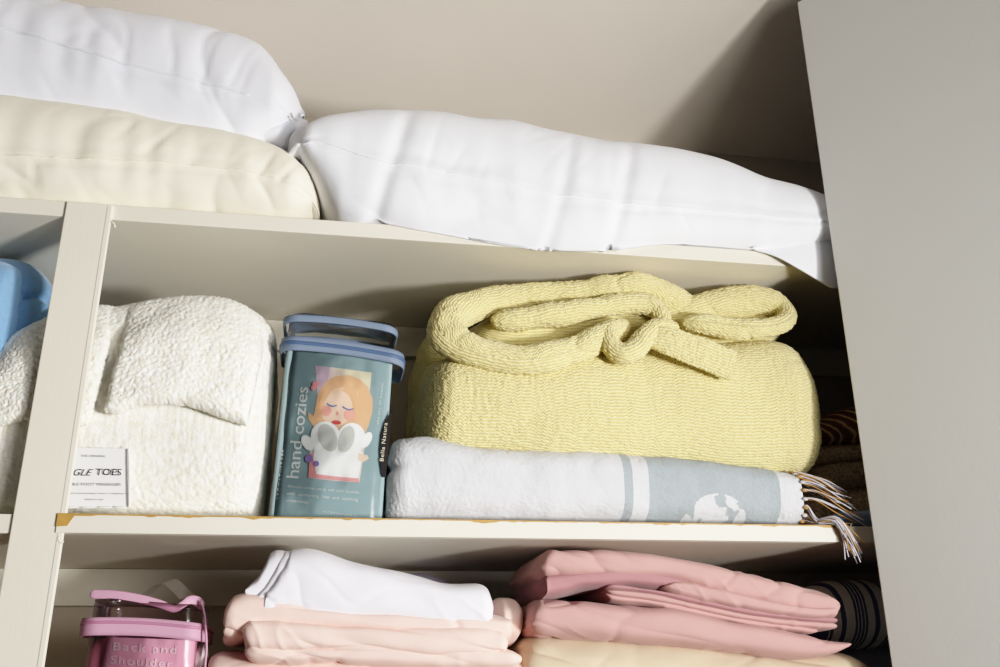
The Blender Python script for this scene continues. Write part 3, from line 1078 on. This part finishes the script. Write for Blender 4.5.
def band(x0, x1):
    return m.math('MULTIPLY', m.math('GREATER_THAN', U, x0), m.math('LESS_THAN', U, x1))
g1 = m.math('MAXIMUM', band(xof(624, 490), xof(633, 490)), band(xof(649, 490), xof(781, 500)))
weave = m.math('MULTIPLY', m.math('SINE', m.math('MULTIPLY', U, 2 * PI / .0026)), m.math('SINE', m.math('MULTIPLY', ux.outputs['Y'], 2 * PI / .0026)))
w01 = m.math('MULTIPLY_ADD', weave, .5, .5)
# round motif, seen where it meets the shelf: distance in (along, height)
ob = m.n('ShaderNodeSeparateXYZ'); m.link(m.tc.outputs['Object'], ob.inputs[0])
cxm, rz_ = xof(720, 525), .047
dx_ = m.math('SUBTRACT', U, cxm); dz_ = m.math('SUBTRACT', ob.outputs['Z'], -.006)
rr = m.math('SQRT', m.math('ADD', m.math('MULTIPLY', dx_, dx_), m.math('MULTIPLY', dz_, dz_)))
disc = m.math('LESS_THAN', rr, rz_)
land = m.math('GREATER_THAN', m.noise(38, detail=2, stretch=(1, .3, 1)), .545)
disc = m.math('MULTIPLY', disc, m.math('SUBTRACT', 1.0, land))
g1 = m.math('MULTIPLY', g1, m.math('SUBTRACT', 1.0, disc))
fl = m.math('ADD', m.math('MULTIPLY', w01, .55), m.math('MULTIPLY', m.noise(700, detail=2), .5))
white = m.ramp(fl, [(.2, (206, 209, 216)), (.7, (233, 233, 236))])
grey = m.ramp(fl, [(.25, (150, 158, 163)), (.75, (192, 201, 207))])
m.color(m.mix(g1, white, grey))
m.bump(w01, .0012, .5); m.bump(m.noise(400, detail=2), .001, .4)
tw = obj('folded_throw', v, f, 'woven_throw', uv=uv)
tag(tw, 'pale woven throw with grey bands and ochre fringe, rolled under the yellow pile', 'throw')
# knotted fringe at its right end
vv0 = np.asarray(v); endr = vv0[329 * 190:330 * 190]
fr_ = endr[(endr[:, 1] < .16)]
order = np.argsort(np.arctan2(fr_[:, 2] - .05, fr_[:, 1] - .115))
random.seed(11)
ring = endr - np.array([0, .115, .05])
_e = endr[[int(k) for k in range(112, 6, -1)]]
_s = np.concatenate([[0], np.cumsum(np.linalg.norm(np.diff(_e, axis=0), axis=1))]); _s /= _s[-1]
def ring_pt(t):      # along the front of the end, 0 = top back, 1 = foot
    # v index: 0 bottom (th=-90), front at .25, top at .5
    return np.array([np.interp(t, _s, _e[:, j]) for j in range(3)])
for i in range(26):
    t = i / 25
    a = ring_pt(t) + np.array([-.002, 0, 0])
    c_ = np.array([a[0], .115, .05]); o_ = (a - c_); o_ = o_ / max(np.linalg.norm(o_), 1e-6)
    L_ = random.uniform(.048, .072)
    drop = random.uniform(.006, .020) + .022 * t + (.030 if t > .82 else 0)
    fwd_ = .004 + .016 * t
    V, F, mi_, n0 = [], [], [], 0
    base = [a + o_ * .001, a + np.array([.006, 0, 0]) + o_ * .003, a + np.array([.020, -fwd_ * .4, -drop * .15]) + o_ * .003,
            a + np.array([L_ * .6, -fwd_ * .8 - random.uniform(0, .006), -drop * .5]), a + np.array([L_, -fwd_ - random.uniform(0, .008), -drop])]
    if t > .74:      # the lowest ones come forward over the shelf edge and hang
        ex = random.uniform(.040, .056)
        base = [a + o_ * .001, a + np.array([.006, -.002, .001]), np.array([a[0] + .016, min(a[1], .02) * .45, .0065]), np.array([a[0] + .030, -.0098, .0055]),
                np.array([a[0] + .040, -.0135, -.010]), np.array([a[0] + ex, -.0150, -.026 - random.uniform(0, .016)])]
    for s_ in range(5):
        ph = 2 * PI * s_ / 5; rr_ = .0020
        spread = [0.3, .8, 1.0, 1.3, 1.6, 2.4] if t > .74 else [0.3, .8, 1.0, 1.6, 3.0]
        jit = np.array([random.uniform(-1, 1), random.uniform(-1, 1), random.uniform(-1, 1)]) * .0013
        pts = []
        for k, b_ in enumerate(base):
            an = ph + k * 1.1
            w = b_ + np.array([jit[0] * k, math.cos(an) * rr_ * spread[k] + jit[1] * k, math.sin(an) * rr_ * spread[k] + jit[2] * k])
            lim = .0030 if w[1] > -.0080 else -1
            w[2] = max(w[2], lim)
            pts.append((*w, .00085, .00085))
        v_, f_, _ = tube(pts, 26, 6, e=.0)
        V += [tuple(q) for q in v_]; F += [tuple(int(k) + n0 for k in q) for q in f_]; n0 += len(v_)
        mi_ += [1 if s_ in (1, 3) else 0] * len(f_)
    # the knot
    v_, f_, _ = tube([(*(a + o_ * .001), .0022, .0022), (*(a + np.array([.004, 0, 0]) + o_ * .002), .0026, .0026), (*(a + np.array([.008, 0, 0]) + o_ * .002), .0022, .0022)], 8, 8, e=.3)
    V += [tuple(q) for q in v_]; F += [tuple(int(k) + n0 for k in q) for q in f_]; mi_ += [i % 2] * len(f_)
    tg_ = obj('fringe_tassel', V, F, None, tw, mats=['thread_white', 'thread_ochre'], mi=mi_)

# ================================================================== yellow chenille
def chen_fn(amp, s, seed=0, fz=.0013):
    def fn(P, u, v, N):
        return amp * noise(P, s, (seed, 0, 0)) + fz * noise(P, 420) + fz * noise(P, 190, (5, 5, 5))
    return fn
ZT = .098        # top of the throw
def lower_fn(P, u, v, N):
    g = chen_fn(.006, 9, 3)(P, u, v, N)
    g -= .003 * ridge(P, (4, 3, 9), (3, 3, 3), 2)
    return g
yb = thing('folded_blanket', 'thick pale yellow chenille blanket folded smooth, directly on the woven grey throw', 'blanket', (.70, .15, .09))
st = [(424, 395, 420), (427, 372, 434), (434, 362, 441), (446, 357, 445), (480, 352, 450), (520, 352, 450), (560, 350, 456), (620, 346, 460), (680, 344, 464), (730, 343, 466), (765, 342, 467), (790, 346, 467), (806, 355, 463), (817, 370, 455), (823, 390, 440), (824.5, 408, 424)]
v, f, uv = puff(st, .145, .135, a=.55, b=.7, nu=330, nv=260, fn=lower_fn, e0=.07, e1=.12, dmin=.45)
obj('folded_body', v, f, 'chenille', yb, uv=uv)
st = [(418, 420, 424), (420, 400, 436), (426, 388, 441), (434, 384, 443), (446, 386, 443), (456, 392, 442)]
v, f, uv = puff(st, .155, .115, a=.5, b=.7, nu=60, nv=110, fn=chen_fn(.003, 18, 4), e0=.4, e1=.3)
obj('inner_fold', v, f, 'chenille', yb, uv=uv)
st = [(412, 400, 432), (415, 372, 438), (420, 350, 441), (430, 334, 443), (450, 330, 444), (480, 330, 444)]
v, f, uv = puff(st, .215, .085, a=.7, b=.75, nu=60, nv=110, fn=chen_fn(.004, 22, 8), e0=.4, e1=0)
obj('inner_fold', v, f, 'chenille_back', yb, uv=uv)['label'] = 'darker greenish rear fold'

yr = thing('bunched_blanket', 'rumpled yellow chenille blanket bunched in twisted rolls, topmost of the yellow pile', 'blanket', (.70, .13, .24))
def cf(P, u, v, N):
    w_ = P + .02 * np.stack([noise(P, 12, (1, 1, 1)), noise(P, 12, (2, 1, 1)), noise(P, 12, (3, 1, 1))], -1)
    return chen_fn(.0042, 22, 2)(P, u, v, N) - .0035 * ridge(w_, (14, 14, 26), (4, 4, 4), 4) * np.clip(.2 + 2.5 * noise(P, 9, (6, 1, 1)), 0, 1)

def roll(pts, n=150, nv=90, up=(0, -.3, 1), e=.04, fn=cf, name='roll', sq=1.0, endmin=.12):
    v, f, uv = tube([pp(*p_) for p_ in pts], n, nv, up=up, e=e, fn=fn, sq=sq, endmin=endmin)
    return obj(name, v, f, 'chenille', yr, uv=uv)
# main loop: from the apex back along the top, round the left end and forward along the foot
roll([(708, 322, .075, .018), (692, 314, .07, .020), (668, 299, .062, .022), (645, 287, .052, .0205), (618, 287, .052, .0190), (575, 292, .062, .0180), (530, 297, .07, .0180), (492, 301, .066, .020),
      (464, 309, .05, .0235), (448, 321, .036, .0255), (448, 336, .024, .0250), (464, 349, .016, .0225), (488, 356, .010, .0205), (522, 360, .007, .0195), (556, 355, .008, .0195), (588, 344, .012, .019), (608, 333, .02, .017), (628, 323, .04, .012)], 330, 100, name='main_roll')
# inner roll
roll([(491, 322, .045, .0135), (520, 319, .041, .0170), (565, 313, .039, .0175), (610, 306, .039, .0170), (637, 304, .040, .0160), (655, 309, .037, .0145), (663, 322, .030, .0125), (652, 334, .028, .010)], 160, 80, e=.07, name='inner_roll')
# the twist under it
roll([(609, 326, .020, .012), (610, 343, .004, .0145), (620, 353, -.002, .0145), (634, 349, -.003, .0145), (645, 336, .002, .0145), (659, 327, .008, .013), (678, 330, .015, .010)], 120, 70, name='twisted_roll')
# right-hand loop
roll([(655, 312, .07, .012), (690, 310, .062, .018), (725, 304, .062, .0245), (758, 302, .060, .0235), (780, 307, .052, .0185), (787, 317, .038, .0145), (776, 326, .026, .0130), (750, 329, .022, .0155), (715, 326, .024, .0155), (680, 322, .03, .012)], 220, 80, name='looped_roll', e=.06)
# flat belt end with its hem
v, f, uv = tube([pp(645, 334, .002, .013, .006), pp(668, 341, -.006, .0205, .0055), pp(695, 351, -.008, .0225, .005), pp(718, 360, -.007, .0230, .005), pp(733, 366, -.006, .0225, .005)], 110, 70, up=(.35, 0, 1), e=.02, endmin=.9, sq=.7, fn=chen_fn(.0014, 30, 1))
obj('loose_end', v, f, 'chenille', yr, uv=uv)['label'] = 'flat hemmed end hanging over the front'
st = [(470, 330, 362), (500, 316, 364), (600, 300, 362), (700, 304, 356), (770, 312, 345), (785, 322, 338)]
v, f, uv = puff(st, .135, .085, nu=90, nv=80, fn=chen_fn(.003, 20, 7), e0=.15, e1=.15)
obj('under_fold', v, f, 'chenille', yr, uv=uv)

# ================================================================== dark things at the right end of the middle shelf
wob = lambda amp, s, k=0: (lambda P, u, v, N: amp * noise(P, s, (k, 0, 0)))
st = [(798, 512, None), (802, 494, None), (815, 489, None), (850, 487, None), (900, 484, None), (940, 490, None), (955, 510, None)]
v, f, uv = puff(st, .20, .10, a=.7, b=.7, nu=70, nv=70, zmin=.0015, fn=wob(.003, 20), e0=.1, e1=.1)
g_ = 'brown towels folded behind the door'
tag(obj('folded_towel', v, f, 'brown_knit', uv=uv), 'brown knitted towel at the bottom of the dark pile near the door', 'towel', g_)
st = [(796, 478, 487), (802, 469, 491), (815, 465, 492), (850, 460, 489), (900, 456, 487), (940, 462, 489), (955, 474, 484)]
v, f, uv = puff(st, .20, .10, a=.7, b=.7, nu=70, nv=70, fn=wob(.0025, 20, 3), e0=.1, e1=.1)
tag(obj('folded_towel', v, f, 'brown_knit', uv=uv), 'brown folded towel in the middle of the dark pile near the door', 'towel', g_)
st = [(794, 460, 467), (802, 450, 469), (815, 446, 468), (850, 444, 463), (900, 441, 459), (940, 446, 462), (955, 452, 458)]
v, f, uv = puff(st, .20, .10, a=.7, b=.7, nu=70, nv=70, fn=wob(.0025, 20, 6), e0=.1, e1=.1)
tag(obj('folded_towel', v, f, 'brown_knit', uv=uv), 'thin brown folded towel just under the feather-patterned cushion', 'towel', g_)
st = [(788, 444, 447), (802, 430, 448), (825, 417, 447), (855, 407, 445), (900, 400, 442), (940, 408, 442), (960, 428, 438)]
v, f, uv = puff(st, .20, .11, a=.8, b=.8, nu=80, nv=80, fn=wob(.003, 16, 9), e0=.1, e1=.1)
tag(obj('cushion', v, f, 'feather_print', uv=uv), 'dark brown feather-patterned cushion on top of the brown towels by the door', 'cushion')
st = [(838, 528, None), (843, 516, None), (856, 511, None), (880, 510, None), (930, 514, None), (945, 530, None)]
v, f, uv = puff(st, .055, .045, a=.8, b=.8, nu=60, nv=60, zmin=.0015, fn=wob(.003, 30, 2), e0=.12, e1=.12)
tag(obj('folded_cloth', v, f, 'bluegrey_cloth', uv=uv), 'blue-grey folded cloth on the middle shelf beside the fringe', 'cloth')

# ================================================================== bottom shelf
def slabs(specs, name, mat, label, cat, group=None, parent_mats=None):
    parts = [puff(**s_) for s_ in specs]
    v, f, uv = join(parts)
    o = obj(name, v, f, mat, uv=uv)
    return tag(o, label, cat, group)


def fold_fn(amp=.0025, seed=0, line=0.0):
    def fn(P, u, v, N):
        g = amp * noise(P, (8, 8, 14), (seed, 0, 0)) + amp * .5 * noise(P, (20, 20, 40), (seed, 4, 0))
        q = P.copy(); q[..., 2] += .18 * P[..., 0] + .02 * noise(P, 6, (seed, 9, 9))
        m_ = np.clip(.5 + 2.2 * noise(P, (5, 5, 9), (seed, 8, 1)), 0, 1)
        g -= line * 1.1 * ridge(q, (3, 3, 24), (seed, 6, 0), 4.5) * m_
        w_ = P + .03 * np.stack([noise(P, 7, (seed, 1, 1)), noise(P, 7, (seed, 2, 1)), noise(P, 7, (seed, 3, 1))], -1)
        g -= (.0012 + .45 * line) * ridge(w_, (11, 6, 22), (seed, 11, 2), 5) * np.clip(.3 + 2.5 * noise(P, 6, (seed, 12, 1)), 0, 1)
        w2 = w_.copy(); w2[..., 0] += .8 * P[..., 2]
        g += .0016 * ridge(w2, (20, 8, 14), (seed, 15, 2), 5) * np.clip(.1 + 2.5 * noise(P, 7, (seed, 16, 1)), 0, 1)
        e_ = np.minimum(u, 1 - u)
        g += line * .8 * noise(P, (60, 20, 40), (seed, 3, 3)) * np.exp(-(e_ / .06) ** 2)
        return g
    return fn


# peach sheets with a white sheet on top
PB = LOW + .0015
specs = [dict(st=[(202, 700, None), (204, 668, None), (209, 655, None), (222, 651, None), (260, 650, None), (350, 651, None), (450, 652, None), (510, 655, None), (528, 664, None), (532, 690, None)], yc=.155, d=.145, a=.4, b=.55, nu=140, nv=200, zmin=PB, fn=fold_fn(.003, 2), dmin=.9, e0=.05, e1=.05)]
slabs(specs, 'folded_sheet', 'peach_cotton', 'peach folded sheet at the very bottom of the stack right of the pink pouch', 'sheet', 'folded sheets on the bottom shelf')
specs = [
    dict(st=[(246, 648, 655), (252, 642, 662), (262, 640, 664), (330, 642, 666), (420, 643, 669), (490, 646, 670), (508, 650, 669), (516, 656, 664)], yc=.13, d=.14, a=.4, b=.62, nu=120, nv=140, fn=fold_fn(.0028, 5, .003), dmin=.9, e0=.05, e1=.05),
    dict(st=[(243, 628, 633), (247, 621, 644), (256, 618, 652), (300, 620, 655), (360, 622, 658), (430, 624, 660), (480, 624, 660), (499, 632, 657), (504, 642, 650)], yc=.125, d=.14, a=.38, b=.62, nu=140, nv=160, fn=fold_fn(.003, 8, .004), dmin=.9, e0=.05, e1=.04),
    dict(st=[(224, 622, 633), (227, 608, 637), (234, 596, 638), (250, 592, 634), (300, 598, 630), (350, 606, 632), (420, 612, 636), (490, 614, 640), (508, 618, 640)], yc=.13, d=.14, a=.4, b=.65, nu=140, nv=160, fn=fold_fn(.003, 12, .004), dmin=.9, e0=.05, e1=.04),
    dict(st=[(494, 622, 628), (497, 606, 638), (504, 599, 641), (513, 598, 640), (520, 603, 634), (524, 612, 626)], yc=.10, d=.07, a=.9, b=.9, nu=60, nv=60, fn=lambda P, u, v, N: .003 * noise(P, (50, 30, 50)), e0=.3, e1=.3),
]
slabs(specs, 'folded_sheet', 'peach_cotton', 'crumpled peach sheet in several folds directly under the white sheet', 'sheet', 'folded sheets on the bottom shelf')
ws = thing('folded_sheet', 'white folded sheet lying slanted on top of the peach sheets', 'sheet', (.35, .12, -.10), 'folded sheets on the bottom shelf')
st = [(265, 596, 612), (268, 590, 616), (274, 580, 619), (283, 562, 620.5), (290, 551, 621.5), (300, 550, 622.5), (350, 561, 626), (400, 572, 629), (450, 583, 632), (474, 585, 633.5), (483, 589, 633), (488, 603, 624)]
v, f, uv = puff(st, .12, .13, a=.4, b=.7, nu=190, nv=220, fn=fold_fn(.0035, 15), dmin=.9, e0=.01, e1=.05)
obj('folded_body', v, f, 'sheet_white', ws, uv=uv)
for k, st in enumerate(([(256, 603, 607), (261, 592, 612), (266, 583, 614), (274, 566, 615), (280, 553, 615), (286, 550, 613), (296, 551, 608)],
                        [(247, 590, 596), (251, 585, 601), (258, 577, 606), (264, 562, 608), (269, 552, 608), (276, 549.5, 604), (288, 551, 600)])):
    v, f, uv = puff(st, .125 + .003 * k, .128 - .002 * k, a=.4, b=.6, nu=50, nv=140, fn=fold_fn(.002, 50 + k), dmin=.9, e0=.02, e1=.0)
    obj('folded_edge', v, f, 'sheet_white', ws, uv=uv)
st = [(392, 590, 600), (400, 577, 604), (420, 573, 606), (440, 578, 606), (456, 588, 604)]
v, f, uv = puff(st, .29, .035, nu=40, nv=40, fn=fold_fn(.003, 19), dmin=.9, e0=.2, e1=.2)
tag(obj('folded_cloth', v, f, 'lilac_cloth', uv=uv), 'pale lilac cloth glimpsed behind the slanted white sheet', 'cloth')

# beige, dusty pink stack
st = [(518, 662, None), (520, 646, None), (530, 635, None), (545, 632, None), (627, 637, None), (728, 644, None), (790, 652, None), (841, 653, None), (858, 660, None), (868, 674, None), (872, 700, None)]
v, f, uv = puff(st, .15, .145, a=.4, b=.55, nu=200, nv=240, zmin=PB, fn=fold_fn(.004, 22, .003), dmin=.9, e0=.05, e1=.06)
tag(obj('folded_sheet', v, f, 'beige_cotton', uv=uv), 'beige folded sheet under the dusty pink stack', 'sheet', 'folded sheets on the bottom shelf')
st = [(527, 622, 627), (532, 606, 632), (541, 599, 634), (560, 599, 635), (611, 605, 638), (674, 610, 644), (744, 624, 653), (800, 634, 658), (826, 640, 655), (843, 642, 647)]
v, f, uv = puff(st, .095, .105, a=.38, b=.65, nu=200, nv=180, fn=fold_fn(.003, 25, .003), dmin=.9, e0=.05, e1=.05)
lowp = obj('folded_sheet', v, f, 'dusty_pink', uv=uv)
tag(lowp, 'dusty pink folded sheet resting on the beige sheet', 'sheet', 'folded sheets on the bottom shelf')
dp = thing('folded_sheet', 'dusty pink sheet with mauve facing, topmost of the right folded stack', 'sheet', (.75, .13, -.09), 'folded sheets on the bottom shelf')
st = [(536, 566, 572), (542, 556, 576), (551, 549.5, 577), (590, 550, 577), (640, 553, 578), (666, 556.5, 580), (705, 564, 592), (744, 573, 602), (800, 588, 614), (823, 595, 616), (831, 601, 609)]
v, f, uv = puff(st, .092, .105, a=.38, b=.62, nu=220, nv=180, fn=fold_fn(.0028, 28, .003), dmin=.9, e0=.04, e1=.04)
obj('upper_fold', v, f, 'dusty_pink', dp, uv=uv)
st = [(655, 584, 590), (670, 580, 596), (705, 586, 606), (744, 596, 612), (783, 603, 618), (812, 606, 620), (825, 605, 619), (830, 604, 612)]
v, f, uv = puff(st, .09, .105, a=.38, b=.65, nu=150, nv=160, fn=fold_fn(.0025, 31, .003), dmin=.9, e0=.05, e1=.04)
obj('second_fold', v, f, 'dusty_pink', dp, uv=uv)
st = [(541, 576, 598), (543, 574, 597), (560, 573, 594), (590, 570, 588), (620, 568, 587), (650, 572, 589), (690, 582, 600), (710, 590, 604)]
v, f, uv = puff(st, .098, .105, a=.5, b=.6, nu=150, nv=160, fn=fold_fn(.0022, 33, .003), dmin=.9, e0=.0, e1=.05)
obj('mauve_facing', v, f, 'mauve_cotton', dp, uv=uv)['label'] = 'darker mauve facing'
for k, (dy, mt, x1) in enumerate(((0, 'mauve_cotton', 828), (5.5, 'dusty_pink', 828), (10.5, 'dusty_pink', 810))):
    st = [(600, 586 + dy * .6, 590 + dy * .6), (606, 584 + dy, 591 + dy), (640, 588 + dy, 595 + dy), (690, 598 + dy, 606 + dy), (740, 608 + dy, 616 + dy), (790, 615 + dy, 622 + dy), (x1 - 8, 617 + dy, 624 + dy), (x1, 619 + dy, 623 + dy)]
    v, f, uv = puff(st, .10, .105 - .006 * k, a=.38, b=.6, nu=140, nv=50, fn=fold_fn(.0016, 36 + k), dmin=.9, e0=.04, e1=.04)
    obj('thin_fold', v, f, mt, dp, uv=uv)

# striped ticking and a grey cloth at the far right
st = [(820, 610, 644), (826, 590, 645), (840, 582, 645), (870, 580, 643), (910, 582, 641), (930, 600, 636)]
v, f, uv = puff(st, .21, .10, a=.75, b=.75, nu=70, nv=60, fn=fold_fn(.003, 41), dmin=.9, e0=.1, e1=.1)
tag(obj('pillow', v, f, 'ticking', uv=uv), 'striped ticking pillow in the dark beside the dusty pink stack', 'pillow')
st = [(838, 680, None), (842, 655, None), (860, 644, None), (900, 642, None), (930, 660, None)]
v, f, uv = puff(st, .22, .10, a=.75, b=.75, nu=60, nv=60, zmin=PB, fn=fold_fn(.003, 44), dmin=.9, e0=.1, e1=.1)
tag(obj('folded_cloth', v, f, 'grey_cloth', uv=uv), 'grey folded cloth under the striped ticking pillow', 'cloth')

# ================================================================== pink pouch
QY = .035
pk = thing('zip_pouch', 'clear zipped pouch with pink trim holding a back and shoulder wrap', 'pouch', (.092, .08, PB))
def q_(px, py, Y=QY): return at(px, py, Y)
pbl, pbr = q_(80, 667), q_(205, 667)
for c_ in (pbl, pbr): c_[2] = PB
pbl[0] = q_(80, 667)[0] - .004; pbr[0] = q_(204, 667)[0] + .002
ptl, ptr = q_(87, 634), q_(206, 642)
P = slab(pbl + [.016, 0, 0], pbr + [-.014, 0, 0], q_(195, 640), q_(107, 637), QY + .001, QY + .09, .008)
v, f, uv = rings_obj(P)
pc = obj('printed_card', v, f, 'pink_card', pk, uv=uv, smooth=False)
A, B = q_(113, 650), q_(176, 654)
text('lettering', 'Back and', 'ink_white', pc, A, B - A, (0, 0, 1), .0125, np.linalg.norm(B - A), (0, -.0006, 0), spacing=1.15)
A, B = q_(110, 663.5), q_(172, 668)
text('lettering', 'Shoulder', 'ink_white', pc, A, B - A, (0, 0, 1), .0125, np.linalg.norm(B - A), (0, -.0006, 0), spacing=1.15)
st = [(190, 655, None), (195, 642, None), (200, 642, None), (205, 656, None)]
v, f, uv = puff(st, .08, .04, nu=30, nv=40, zmin=PB, fn=wob(.002, 40), e0=.3, e1=.3)
obj('wrap', v, f, 'cosy_grey', pk, uv=uv)
st = [(84, 655, None), (89, 640, None), (97, 638, None), (105, 642, None), (110, 655, None)]
v, f, uv = puff(st, .085, .04, nu=30, nv=40, zmin=PB, fn=wob(.002, 40), e0=.3, e1=.3)
obj('wrap', v, f, 'cosy_pink', pk, uv=uv)
# film, with a lid rising to the top piping
tz0, tz1 = q_(91, 597), q_(204, 606)
P = slab(pbl, pbr, tz1 + [-.002, 0, 0], tz0 + [.001, 0, 0], QY - .003, QY + .098, .022, nz=44)
Nn = normals(P); t_ = np.linspace(0, 1, 44)[:, None]
nzv = noise(P, (22, 18, 20), (12, 2, 2)) * .002
P[..., 1] -= nzv * (Nn[..., 1] < -.2) * np.clip(t_ * 8, 0, 1)
v, f, uv = rings_obj(P)
obj('clear_film', v, f, 'clear_pvc_pink', pk, uv=uv)['label'] = 'clear plastic film'
v, f = ring_band(q_(84, 627)[2], q_(204, 633)[2], .0195, q_(83, 625, QY + .02)[0], q_(207, 632, QY + .02)[0], QY - .005, QY + .10, .022, sag=.003, out=.0015)
zb2 = obj('zipper_band', v, f, 'pink_trim', pk)
v, f = ring_band(q_(84, 623)[2], q_(204, 629)[2], .0035, q_(83, 625, QY + .02)[0], q_(207, 632, QY + .02)[0], QY - .0055, QY + .1005, .022, sag=.003, out=.0022)
obj('zipper_teeth', v, f, 'pink_zip', zb2)
vv, ff, uu = tube([pp(90, 594, QY, .0052, .0016), pp(115, 595, QY - .002, .005, .0016), pp(140, 599, QY - .002, .005, .0016), pp(160, 604, QY - .001, .0045, .0016), pp(174, 609, QY, .004, .0016), pp(182, 605, QY + .002, .004, .002), pp(190, 600, QY + .006, .005, .002), pp(198, 602, QY + .01, .006, .002), pp(203, 608, QY + .02, .005, .002)], 120, 16, up=(0, 0, 1), sq=.7)
obj('top_piping', vv, ff, 'pink_trim', pk)['label'] = 'pink puckered top edge'
vv, ff, uu = tube([pp(201, 600, QY + .002, .0014), pp(204.5, 615, QY - .003, .0013), pp(206, 632, QY - .005, .0013), pp(206.5, 650, QY - .004, .0013), pp(205, 668, QY - .003, .0013), pp(204, 700, QY - .003, .0013)], 60, 10, up=(0, 1, 0))
obj('side_piping', vv, ff, 'pink_trim', pk)
# clear strap loop on top
NU = 40
pth = crom([(*at(146, 596, .05), 0), (*at(153, 589, .05), 0), (*at(162, 583, .05), 0), (*at(170, 582, .05), 0), (*at(178, 588, .05), 0), (*at(187, 597, .05), 0)], NU)[:, :3]
V = []
for p_ in pth:
    V += [p_ + np.array([-.006, -.012, -.004]), p_ + np.array([.006, .010, .004])]
F = [(2 * i, 2 * i + 1, 2 * i + 3, 2 * i + 2) for i in range(NU - 1)]
obj('strap', V, F, 'clear_strap', pk)['label'] = 'clear plastic carrying strap'

# ================================================================== light
def area(name, loc, target, size, power, col, spread=180):
    l = bpy.data.lights.new(name, 'AREA'); l.shape = 'DISK'; l.size = size; l.energy = power; l.color = col
    l.spread = math.radians(spread)
    o = bpy.data.objects.new(name, l); C.objects.link(o)
    o.location = loc
    o.rotation_euler = (Vector(target) - Vector(loc)).to_track_quat('-Z', 'Y').to_euler()
    return o
area('key_light', (1.46, -1.46, -.36), (-.35, .1, .25), .22, 15, (1, .985, .96), 115)
area('fill_light', (1.16, -1.62, -.05), (-.2, .1, .22), .60, 7.5, (1, .985, .965), 130)
w = bpy.data.worlds.new('world'); SC.world = w; w.use_nodes = True
bg = w.node_tree.nodes['Background']
bg.inputs[0].default_value = (.92, .95, 1, 1); bg.inputs[1].default_value = .06
